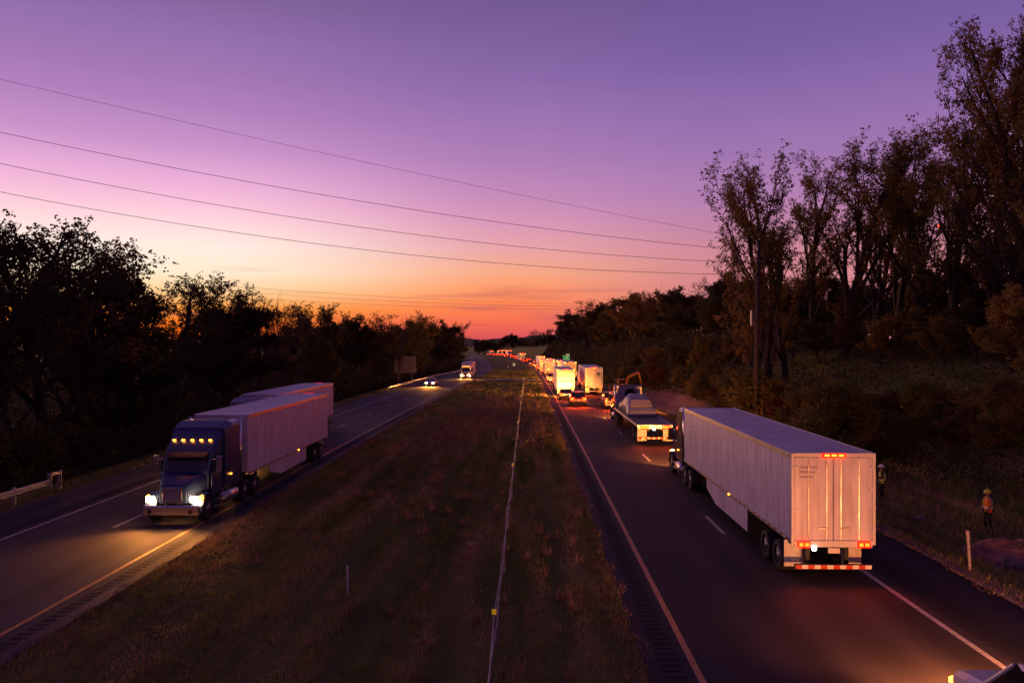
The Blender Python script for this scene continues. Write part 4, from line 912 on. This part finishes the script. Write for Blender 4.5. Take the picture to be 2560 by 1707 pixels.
def guardrail(label, pts, endplate=False):
    t = thing('guardrail', label, 'guardrail', (pts[0][0], pts[0][1], 0))
    o = Vector((pts[0][0], pts[0][1], 0))
    prof = [(0, -.16), (.03, -.15), (.06, -.1), (.06, -.06), (.01, -.02), (.01, .02), (.06, .06), (.06, .1), (.03, .15), (0, .16), (-.012, .15), (.03, .1), (.03, .06), (-.015, .02), (-.015, -.02), (.03, -.06), (.03, -.1), (-.012, -.15)]
    secs = []
    for x, y in pts:
        z = float(RZ(y))-.05+.62; secs.append([(x-o.x+a, y-o.y, z+b) for a, b in prof])
    MB().loft(secs).obj('rail', 'galv', t)
    # posts
    ln = 0
    for (a, b) in zip(pts[:-1], pts[1:]):
        d = math.dist(a, b); n = max(1, int(d/1.9))
        for k in range(n):
            f = k/n; x = a[0]+(b[0]-a[0])*f; y = a[1]+(b[1]-a[1])*f; z = float(GZ(x-.15, y))
            MB().box(x-o.x-.2, x-o.x-.03, y-o.y-.05, y-o.y+.05, z-.1, z+.82).obj('post', 'galv', t)
    if endplate:
        x, y = pts[-1]; z = float(RZ(y))
        MB().box(x-o.x-.12, x-o.x+.1, y-o.y-.02, y-o.y+.05, z+.25, z+1.0, .01).box(x-o.x-.12, x-o.x+.1, y-o.y+.75, y-o.y+.83, z+.05, z+1.02, .01).box(x-o.x-.12, x-o.x+.1, y-o.y+.05, y-o.y+.75, z+.88, z+1.0, .01).obj('end_terminal', 'galv', t)
guardrail('short galvanised guardrail with square end at the lower left edge', [(-23.9, 18), (-23.9, 24), (-23.9, 30), (-23.9, 37.5)], True)
guardrail('long guardrail beyond the big sign, lit by oncoming headlights', [(-22.9+float(SH(y)), y) for y in range(124, 420, 12)])
MB_ = MB()
def board_sign(name, label, cat, X, Y, w, h, zc, face, posts=2, pr=.07, extra=None, yface=-.04):
    z = float(GZ(X, Y)); t = thing(name, label, cat, (X, Y, z))
    MB().box(-w/2, w/2, -.02, .02, zc-z-h/2, zc-z+h/2).obj('panel', face, t)
    for k in range(posts):
        x = 0 if posts == 1 else (-w*.32+k*w*.64/(posts-1)); MB().box(x-pr, x+pr, -.17 if face == 'sign_back' else .03, -.03 if face == 'sign_back' else .17, -.3, (zc-z+h/2-.05)).obj('post', 'galv', t)
    if extra: extra(t, zc-z)
    return t
def battens(t, z):
    mb = MB()
    for k in range(9): mb.box(-2.1, 2.1, -.028, -.022, z-1.5+k*.37, z-1.48+k*.37)
    mb.obj('panel_joint', 'chassis', t)
board_sign('road_sign', 'back of a big road sign on two posts left of the road', 'sign', -24.3, 150, 4.3, 3.3, at(1012, 911, 150).z, 'sign_back', extra=battens)
def exitface(t, z):
    MB().box(-1.25, 1.25, -.03, -.022, z+1.1, z+1.2).box(-1.25, 1.25, -.03, -.022, z-1.4, z-1.3).box(-1.25, -1.15, -.03, -.022, z-1.3, z+1.1).box(1.15, 1.25, -.03, -.022, z-1.3, z+1.1).obj('border', 'sign_w', t)
    MB().box(-.2, 1.25, -.03, .02, z+1.45, z+1.95).obj('exit_tab', 'sign_w', t)
    pts = [(.3+.38*math.cos(a), z+.62+.42*math.sin(a)) for a in [2*PI*k/12 for k in range(12)]]
    MB().prism(pts, 'y', -.035, -.022).obj('route_shield', 'sign_w', t)
    mb = MB()
    for k, (a, b) in enumerate([(-.9, -.35), (-.28, .2), (.35, .55), (.62, .95)]): mb.box(a, b, -.03, -.022, z-.18, z+.04)
    for k, (a, b) in enumerate([(-.6, -.5), (-.1, .5)]): mb.box(a, b, -.03, -.022, z-.95, z-.55)
    mb.obj('lettering', 'sign_w', t)
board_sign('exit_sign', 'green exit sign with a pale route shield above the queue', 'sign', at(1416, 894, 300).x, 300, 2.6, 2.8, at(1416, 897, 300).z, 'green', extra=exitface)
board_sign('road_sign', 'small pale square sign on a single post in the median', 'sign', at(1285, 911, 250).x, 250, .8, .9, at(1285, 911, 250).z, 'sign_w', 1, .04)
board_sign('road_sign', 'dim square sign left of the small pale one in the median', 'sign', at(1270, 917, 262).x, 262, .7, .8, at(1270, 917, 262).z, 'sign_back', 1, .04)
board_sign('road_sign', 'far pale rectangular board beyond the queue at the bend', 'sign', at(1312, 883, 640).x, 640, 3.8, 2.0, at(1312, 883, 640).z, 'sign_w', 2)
# delineator, stake
def stick(name, label, cat, X, Y, w, h, m, lean=0):
    z = float(GZ(X, Y)); t = MB().loft([[(-w/2, -.02, -.15), (w/2, -.02, -.15), (w/2, .02, -.15), (-w/2, .02, -.15)], [(-w/2+lean*.55, -.02, h*.55), (w/2+lean*.55, -.02, h*.55), (w/2+lean*.55, .02, h*.55), (-w/2+lean*.55, .02, h*.55)], [(-w*.7+lean, -.02, h), (w*.7+lean, -.02, h), (w*.7+lean, .02, h), (-w*.7+lean, .02, h)]]).obj(name, m)
    t.location = (X, Y, z); return tag(t, label, cat)
p = at(2426, 1411, 25.6); stick('delineator_post', 'pale leaning marker post on the right verge near the worker', 'post', p.x, 25.6, .075, 1.32+float(-GZ(p.x, 25.6)), 'post_w', -.1)
stick('survey_stake', 'thin bare wooden stake standing in the median grass', 'stake', -5.65, 23.7, .05, .95, 'post_w', 0)
for i, (px, D) in enumerate([(1249, 236), (1254, 238), (1260, 240)]):
    q = at(px, 930, D); st_ = stick('delineator_post', ['left', 'middle', 'right'][i]+' of three short pale posts at the far median edge', 'post', q.x, D, .09, 1.0, 'post_w'); st_['group'] = 'three short posts at the median edge'
# utility pole and wires
def pole():
    D = 61; b = at(1886, 861, D); tp = at(1898, 600, D); z = float(GZ(b.x, D)); t = thing('utility_pole', 'dark wooden utility pole rising from the right wood', 'pole', (b.x, D, z))
    dx = tp.x-b.x; h = tp.z-z
    MB().tube((0, 0, -.5), (dx, 0, h), .19, .13, 12).obj('pole', 'pole', t, True)
    MB().box(-.28, -.08, -.14, .14, (at(1886, 795, D).z-z)-.6, (at(1886, 795, D).z-z)+.6, .02).obj('equipment_box', 'sign_back', t)
    ps = []
    for k, (px, py) in enumerate([(1893, 602), (1893, 629), (1892, 658), (1891, 686)]):
        w = at(px, py, D); ps.append(w); MB().tube((w.x-b.x+.25, -.12, w.z-z), (w.x-b.x-.12, -.12, w.z-z), .05, .08, 8).obj('insulator', 'plastic', t)
    return ps
ps = pole()
def wire(label, A, B, sag, r, name='power_line'):
    A = Vector(A); B = Vector(B); pts = []
    for k in range(41):
        f = k/40; p = A.lerp(B, f); p.z -= sag*4*f*(1-f); pts.append(p)
    o = MB().path(pts, r, 5).obj(name, 'wire'); tag(o, label, 'power line', 'power lines crossing the sky')
def wire_thru(label, B, samples, r, Dl=48):
    # passes through image samples: left edge and middle; extended past the frame
    a = at(samples[0][0], samples[0][1], Dl); 
    f = 1.35; A = Vector((B.x+(a.x-B.x)*f, B.y+(a.y-B.y)*f, 0))
    # middle sample fixes the sag
    u = (samples[1][0]-1280)/FPX; dx, dy = a.x-B.x, a.y-B.y
    c, s = math.cos(YAW), math.sin(YAW)
    # solve B+(d)*t lying on ray column u:  (x c + y s) = u (y c - x s)
    num = -(B.x*c+B.y*s)+u*(B.y*c-B.x*s); den = (dx*c+dy*s)-u*(dy*c-dx*s); t = num/den
    y = B.y+dy*t; zm = at(samples[1][0], samples[1][1], y).z; z1, z0 = a.z, B.z
    # z(t)=z0+bt+ct^2
    M_ = np.array([[1, 1], [t, t*t]]); bb, cc = np.linalg.solve(M_, np.array([z1-z0, zm-z0]))
    pts = []
    for k in range(49):
        q = f*k/48; pts.append((B.x+dx*q, B.y+dy*q, z0+bb*q+cc*q*q))
    o = MB().path(pts, r, 5).obj('power_line', 'wire'); tag(o, label, 'power line', 'power lines crossing the sky')
wire_thru('topmost thin power line crossing the sky from the left', ps[0], [(0, 198), (960, 416)], .011)
wire_thru('second power line from the top crossing the purple sky', ps[1], [(0, 331), (900, 503)], .017)
wire_thru('third power line from the top, above the lowest long one', ps[2], [(0, 409), (900, 568)], .017)
wire_thru('lowest of the four long power lines crossing the sky', ps[3], [(0, 480), (900, 623)], .017)
for k, (y0_, y1_, lab) in enumerate([(714, 760, 'upper of the three distant power lines over the left treeline'), (727, 766, 'middle of the three distant power lines over the left treeline'), (742, 773, 'lower of the three distant power lines over the left treeline')]):
    A = at(560, y0_, 230); B = at(1460, y1_, 300); wire(lab, A, B, 1.0, .035)
wire('faint single power line low over the far bend', at(1120, 811, 420), at(1450, 812, 420), .3, .035)
# mast with a red light behind the tall trees
q = at(2347, 567, 170); z = float(GZ(q.x, 170)); t = thing('radio_mast', 'mast with a tiny red light seen through the right trees', 'mast', (q.x, 170, z))
mb = MB(); hh_ = q.z-z
for k in range(3): a = k*2*PI/3; mb.tube((.3*math.cos(a), .3*math.sin(a), 0), (.25*math.cos(a), .25*math.sin(a), hh_), .03, n=4)
for k in range(int(hh_)): 
    for j in range(3): a = j*2*PI/3; b = a+2*PI/3; mb.tube((.29*math.cos(a), .29*math.sin(a), k), (.29*math.cos(b), .29*math.sin(b), k+1), .015, n=3)
mb.obj('lattice', 'galv', t); MB().tube((0, 0, hh_), (0, 0, hh_+.35), .2, n=10).obj('warning_light', 'marker', t)

# ------------------------------------------------------------------ work zone
def drum(label, X, Y):
    z = float(GZ(X, Y)); t = thing('traffic_drum', label, 'traffic drum', (X, Y, z+.03))
    def cyl(z0, z1, r0, r1, n=18): return [[(r0*math.cos(2*PI*k/n), r0*math.sin(2*PI*k/n), z0) for k in range(n)], [(r1*math.cos(2*PI*k/n), r1*math.sin(2*PI*k/n), z1) for k in range(n)]]
    MB().loft(cyl(.08, .95, .3, .25)+cyl(.95, 1.05, .12, .1)).obj('barrel', 'drum', t, True)
    MB().loft(cyl(0, .08, .36, .34)).obj('base', 'tyre', t)
    for a in (.3, .62): MB().loft(cyl(a, a+.14, .3-.05*a/.95+.004, .3-.05*(a+.14)/.95+.004)).obj('reflective_band', 'retro_w', t)
drum('orange traffic drum on the shoulder left of the digger', at(1524, 960, 128).x, 128)
def excavator():
    D = 122; X = at(1550, 960, D).x; z = float(GZ(X, D)); t = thing('mini_excavator', 'orange mini excavator with raised arm beyond the flatbed cab', 'excavator', (X, D, z))
    for s in (-1, 1):
        pr = [(-.9+.22*math.cos(a), .24+.22*math.sin(a)) for a in [PI/2+PI*k/8 for k in range(9)]]+[(.9+.22*math.cos(a), .24+.22*math.sin(a)) for a in [-PI/2+PI*k/8 for k in range(9)]]
        MB().prism(pr, 'y', s*.75-.17, s*.75+.17).obj('track', 'tyre', t)
    MB().box(-.8, .8, -.75, .75, .5, .62).tube((0, 0, .4), (0, 0, .7), .4, n=16).obj('undercarriage', 'chassis', t)
    MB().box(-1.0, .5, -.7, .7, .7, 1.25, .12).obj('engine_housing', 'orange', t)
    MB().box(-.35, .7, -.7, .1, 1.25, 2.25, .12).obj('operator_cab', 'orange', t); MB().box(-.25, .72, -.71, .11, 1.45, 2.1).obj('cab_window', 'glass', t)
    f = lambda px, py: (at(px, py, D).x-X, at(px, py, D).z-z)
    b0 = (.9, .9); b1 = f(1570, 942); b2 = f(1597, 931); b3 = f(1604, 962)
    def arm(a, b, w0, w1, y0=-.12, y1=.12):
        a = Vector((a[0], 0, a[1])); b = Vector((b[0], 0, b[1])); d = (b-a).normalized(); n = Vector((-d.z, 0, d.x)); mb = MB()
        mb.loft([[a+n*w0+Vector((0, y0, 0)), a-n*w0+Vector((0, y0, 0)), a-n*w0+Vector((0, y1, 0)), a+n*w0+Vector((0, y1, 0))], [b+n*w1+Vector((0, y0, 0)), b-n*w1+Vector((0, y0, 0)), b-n*w1+Vector((0, y1, 0)), b+n*w1+Vector((0, y1, 0))]]); return mb
    bm_ = arm(b0, b1, .16, .2); m2 = arm(b1, b2, .2, .13); bm_.add(m2.v, m2.f); bm_.obj('boom', 'orange', t)
    arm(b2, b3, .16, .1, -.1, .1).obj('stick', 'orange', t)
    MB().tube((b0[0]+.1, 0, b0[1]+.1), (b1[0]+.25, 0, b1[1]-.05), .05).tube((b1[0]+.3, 0, b1[1]+.35), (b2[0]-.05, 0, b2[1]+.22), .045).obj('hydraulic_ram', 'chrome', t)
    bk = [(b3[0]+p, b3[1]+q) for p, q in [(.1, .05), (.12, -.3), (-.05, -.55), (-.35, -.6), (-.5, -.4), (-.42, -.38), (-.3, -.48), (-.08, -.42), (.0, -.25), (-.05, .05)]]
    MB().prism(bk, 'y', -.3, .3).obj('bucket', 'chassis', t)
excavator()
def heap():
    c = at(2590, 1330, 30); us, vs = np.meshgrid(np.linspace(-1, 1, 70), np.linspace(-1, 1, 60)); X = c.x+us*2.6; Y = 30+vs*2.2
    r = np.clip(1-(us**2+vs**2), 0, 1); Z = GZ(X, Y)-.03+r**.7*(.2+.35*vnoise(X*1.7, Y*1.7)+.2*vnoise(X*5, Y*5)+.16*vnoise(X*11, Y*11))
    V = np.stack([X, Y, Z], -1).reshape(-1, 3); i = (np.arange(59)[:, None]*70+np.arange(69)[None, :]).ravel()
    o = np_obj('soil_heap', V, np.stack([i, i+1, i+71, i+70], -1), 'dirt'); tag(o, 'low heap of bare soil and rubble behind the pale rocks at the right edge', 'soil heap')
heap()
def rocks():
    rs = random.Random(3); import bmesh
    base = []
    for k in range(3):
        bm = bmesh.new(); bmesh.ops.create_icosphere(bm, subdivisions=3, radius=1)
        for v in bm.verts:
            n_ = v.co.normalized(); v.co = n_*(1+.22*math.sin(n_.x*4+k)*math.cos(n_.y*3.3+k*2)+.12*math.sin(n_.z*7+n_.x*5+k)); v.co.z *= .65
        me = bpy.data.meshes.new('rock'); bm.to_mesh(me); bm.free(); me.materials.append(MT['rock']); base.append(me)
    L_ = []
    for i, (px, py, D, s) in enumerate([(2548, 1345, 29.5, .42), (2530, 1352, 29, .28), (2505, 1358, 28.7, .2), (2556, 1362, 28.3, .34), (2515, 1335, 30.5, .22), (2538, 1330, 30.6, .25), (2300, 1235, 36, .2), (2440, 1345, 30, .18), (2490, 1375, 28, .16)]):
        p = at(px, py, D); o = bpy.data.objects.new('rock', base[i % 3]); COL.objects.link(o); o.location = (p.x, D, float(GZ(p.x, D))+s*.3); o.scale = (s*1.2, s, s); o.rotation_euler = (0, 0, rs.random()*6); L_.append(o)
    for i, o in enumerate(sorted(L_, key=px_of), 1):
        tag(o, f"pale broken rock on the right verge, {ordn(i)+(' from the left' if i>1 else '')}", 'rock', 'rocks on the right verge')
rocks()
# gravel crumbs along the right shoulder edge
n = 2600; Y = 14+60*rng.random(n)**1.3; X = 14.15+np.abs(rng.normal(0, .3, n)); C = np.stack([X, Y, GZ(X, Y)+.03], -1); s = .03+.05*rng.random(n)
off = np.array([[1, 0, 0], [0, 1, 0], [-1, 0, 0], [0, -1, 0], [0, 0, 1]])
V = (C[:, None, :]+off[None]*s[:, None, None]*(.7+.6*rng.random((n, 5, 1)))).reshape(-1, 3); b = np.arange(n)[:, None]*5
F = np.concatenate([b+np.array([[0, 1, 4]]), b+np.array([[1, 2, 4]]), b+np.array([[2, 3, 4]]), b+np.array([[3, 0, 4]])]); o = np_obj('gravel', V, F, 'rock'); tag(o, 'loose gravel crumbs along the right shoulder edge', 'gravel', kind='stuff')

# ------------------------------------------------------------------ people
def skinmesh(name, verts, edges, m, parent, sub=2, root=0):
    me = bpy.data.meshes.new(name); me.from_pydata([v[:3] for v in verts], edges, []); o = bpy.data.objects.new(name, me); COL.objects.link(o); o.parent = parent
    sk = o.modifiers.new('skin', 'SKIN'); sk.use_smooth_shade = True; sv = me.skin_vertices[0].data
    for i, v in enumerate(verts):
        r = v[3]; sv[i].radius = r if isinstance(r, tuple) else (r, r)
        sv[i].use_root = (i == root)
    sb = o.modifiers.new('sub', 'SUBSURF'); sb.levels = sb.render_levels = sub
    me.materials.append(MT[m]); return o
def person(label, X, Y, rz, vest, helm, boots, pose=0, scale=1.0, gz=None):
    z = float(GZ(X, Y)) if gz is None else gz; t = thing('person', label, 'person', (X, Y, z), rz, 'road workers on the right verge'); t.scale = (scale,)*3
    # faces +y locally; x is the right-hand side
    V = [(0, 0, .95, (.15, .1)), (0, -.005, 1.12, (.135, .09)), (0, 0, 1.32, (.16, .1)), (0, 0, 1.45, (.1, .075)), (0, .01, 1.52, .055), (0, .02, 1.57, .055), (0, .03, 1.64, (.078, .095)), (0, .02, 1.72, (.078, .098)), (0, .015, 1.78, (.05, .06)), (0, .125, 1.645, .014)]
    E = [(0, 1), (1, 2), (2, 3), (3, 4), (4, 5), (5, 6), (6, 7), (7, 8), (6, 9)]
    jo = {}
    for s in (-1, 1):
        k = len(V); fw = .04 if s > 0 else -.03
        V += [(s*.1, 0, .88, .09), (s*.11, fw+.03, .5, .06), (s*.11, fw-.01, .11, .042), (s*.115, fw+.14, .045, .035)]
        E += [(0, k), (k, k+1), (k+1, k+2), (k+2, k+3)]; jo['leg', s] = k
        k = len(V)
        if pose == 0: pts = [(s*.2, -.01, 1.42, .055), (s*.25, -.02, 1.14, .042), (s*.2, .16, .98, .032), (s*.18, .21, .95, .026)]
        else: pts = [(s*.2, -.01, 1.42, .055), (s*.26, -.0, 1.14, .042), (s*.14, .22, 1.12, .032), (s*.1, .28, 1.13, .026)]
        V += pts; E += [(3, k), (k, k+1), (k+1, k+2), (k+2, k+3)]; jo['arm', s] = k
        hx, hy, hz, _ = pts[-1]; d = Vector(pts[-1][:3])-Vector(pts[-2][:3]); d.normalize(); w = Vector((0, 0, 1)).cross(d).normalized(); u = d.cross(w)
        base = k+3
        for j in range(4):
            c = len(V); o_ = w*((j-1.5)*.018); p0 = Vector((hx, hy, hz))+d*.05+o_; ln_ = (.035, .042, .04, .03)[j]
            p1 = p0+d*ln_-u*.006; p2 = p1+d*ln_*.6-u*.02
            V += [(*p0, .0095), (*p1, .009), (*p2, .007)]; E += [(base, c), (c, c+1), (c+1, c+2)]
        c = len(V); p0 = Vector((hx, hy, hz))+w*(-s*.03)*-1+d*.01; p1 = p0+w*(s*.02)+d*.03; V += [(*p0, .011), (*p1, .009)]; E += [(base, c), (c, c+1)]
    skinmesh('body', V, E, 'skin', t, 1)
    # eyes, mouth
    for s in (-1, 1): MB().tube((s*.03, .112, 1.68), (s*.03, .118, 1.68), .011, n=8).obj('eye', 'cloth', t)
    MB().box(-.022, .022, .112, .12, 1.6, 1.607).obj('mouth', 'maroon', t)
    for s in (-1, 1): MB().tube((s*.078, .02, 1.655), (s*.098, .01, 1.665), .026, .02, 8).obj('ear', 'skin', t)
    # shirt
    a0, a1 = jo['arm', -1], jo['arm', 1]
    def P(i, r): return (*V[i][:3], r)
    SV_ = [P(0, (.165, .115)), P(1, (.155, .11)), P(2, (.18, .12)), P(3, (.12, .09)), P(a0, .066), P(a0+1, .052), P(a0+2, .04), P(a1, .066), P(a1+1, .052), P(a1+2, .04)]
    skinmesh('shirt', SV_, [(0, 1), (1, 2), (2, 3), (3, 4), (4, 5), (5, 6), (3, 7), (7, 8), (8, 9)], 'shirt' if vest == 'hiorg' else 'cloth', t, 2)
    l0, l1 = jo['leg', -1], jo['leg', 1]
    TV = [P(0, (.168, .118)), P(l0, .105), P(l0+1, .078), P(l0+2, .06), P(l1, .105), P(l1+1, .078), P(l1+2, .06)]
    skinmesh('trousers', TV, [(0, 1), (1, 2), (2, 3), (0, 4), (4, 5), (5, 6)], 'cloth', t, 2)
    for s in (-1, 1):
        k = jo['leg', s]; x, y, _ = V[k+2][:3]
        skinmesh('boot', [(x, y-.02, .2, .062), (x, y-.01, .07, .055), (x, y+.12, .045, (.045, .045)), (x, y+.17, .04, .035)], [(0, 1), (1, 2), (2, 3)], boots, t, 2)
    # vest: open loft round the torso
    n = 20; rings = []
    for zz, rx, ry in [(.84, .215, .155), (.95, .205, .15), (1.12, .19, .14), (1.3, .205, .145), (1.41, .2, .125), (1.47, .13, .1)]:
        rings.append([(rx*math.cos(2*PI*k/n), ry*math.sin(2*PI*k/n), zz) for k in range(n)])
    ve = MB(); ve.loft(rings, cap=False).obj('vest', vest, t, True)
    def band(z0, z1, f): 
        r_ = []
        for zz in (z0, z1):
            rx = np.interp(zz, [.84, .95, 1.12, 1.3], [.215, .205, .19, .205])+.004; ry = np.interp(zz, [.84, .95, 1.12, 1.3], [.155, .15, .14, .145])+.004
            r_.append([(rx*math.cos(2*PI*k/n), ry*math.sin(2*PI*k/n), zz) for k in range(n)])
        MB().loft(r_, cap=False).obj('reflective_stripe', f, t)
    band(1.0, 1.06, 'retro_w'); band(1.06, 1.08, 'hiyel' if vest == 'hiorg' else 'hiorg')
    for s in (-1, 1): MB().path([(s*.11, .138, 1.06), (s*.11, .15, 1.2), (s*.12, .147, 1.34), (s*.11, .08, 1.46), (s*.11, -.1, 1.44), (s*.12, -.148, 1.3), (s*.11, -.15, 1.06)], .018, 4).obj('shoulder_stripe', 'retro_w' if vest != 'hiorg' else 'hiyel', t)
    # helmet
    hl = MB(); rr = []
    for k in range(7):
        a = PI/2*k/6; rr.append([(.125*math.cos(a)*math.cos(2*PI*j/18), .02+.145*math.cos(a)*math.sin(2*PI*j/18), 1.70+.15*math.sin(a)) for j in range(18)])
    hl.loft(rr); hl.loft([[(.135*math.cos(2*PI*j/18), .02+(.16+.05*max(0, math.sin(2*PI*j/18)))*math.sin(2*PI*j/18), zz) for j in range(18)] for zz in (1.69, 1.705)])
    hl.obj('helmet', helm, t, True)
    return t
p = at(2470, 1317, 34.2); person('worker in orange vest and lime helmet standing on the right verge', p.x, 34.2, R(95), 'hiorg', 'helm_y', 'boot', 0, 1.0, gz=float(GZ(p.x, 34.2)))
p = at(2205, 1150, 41); person('worker in lime vest and white helmet beside the trailer corner', p.x, 41, R(70), 'hiyel', 'helm_w', 'cloth', 1)
p = at(1546, 940, 136); person('tiny worker in white helmet standing by the orange digger', p.x, 136, R(120), 'hiyel', 'helm_w', 'cloth', 0)
print('objects', len(bpy.data.objects))
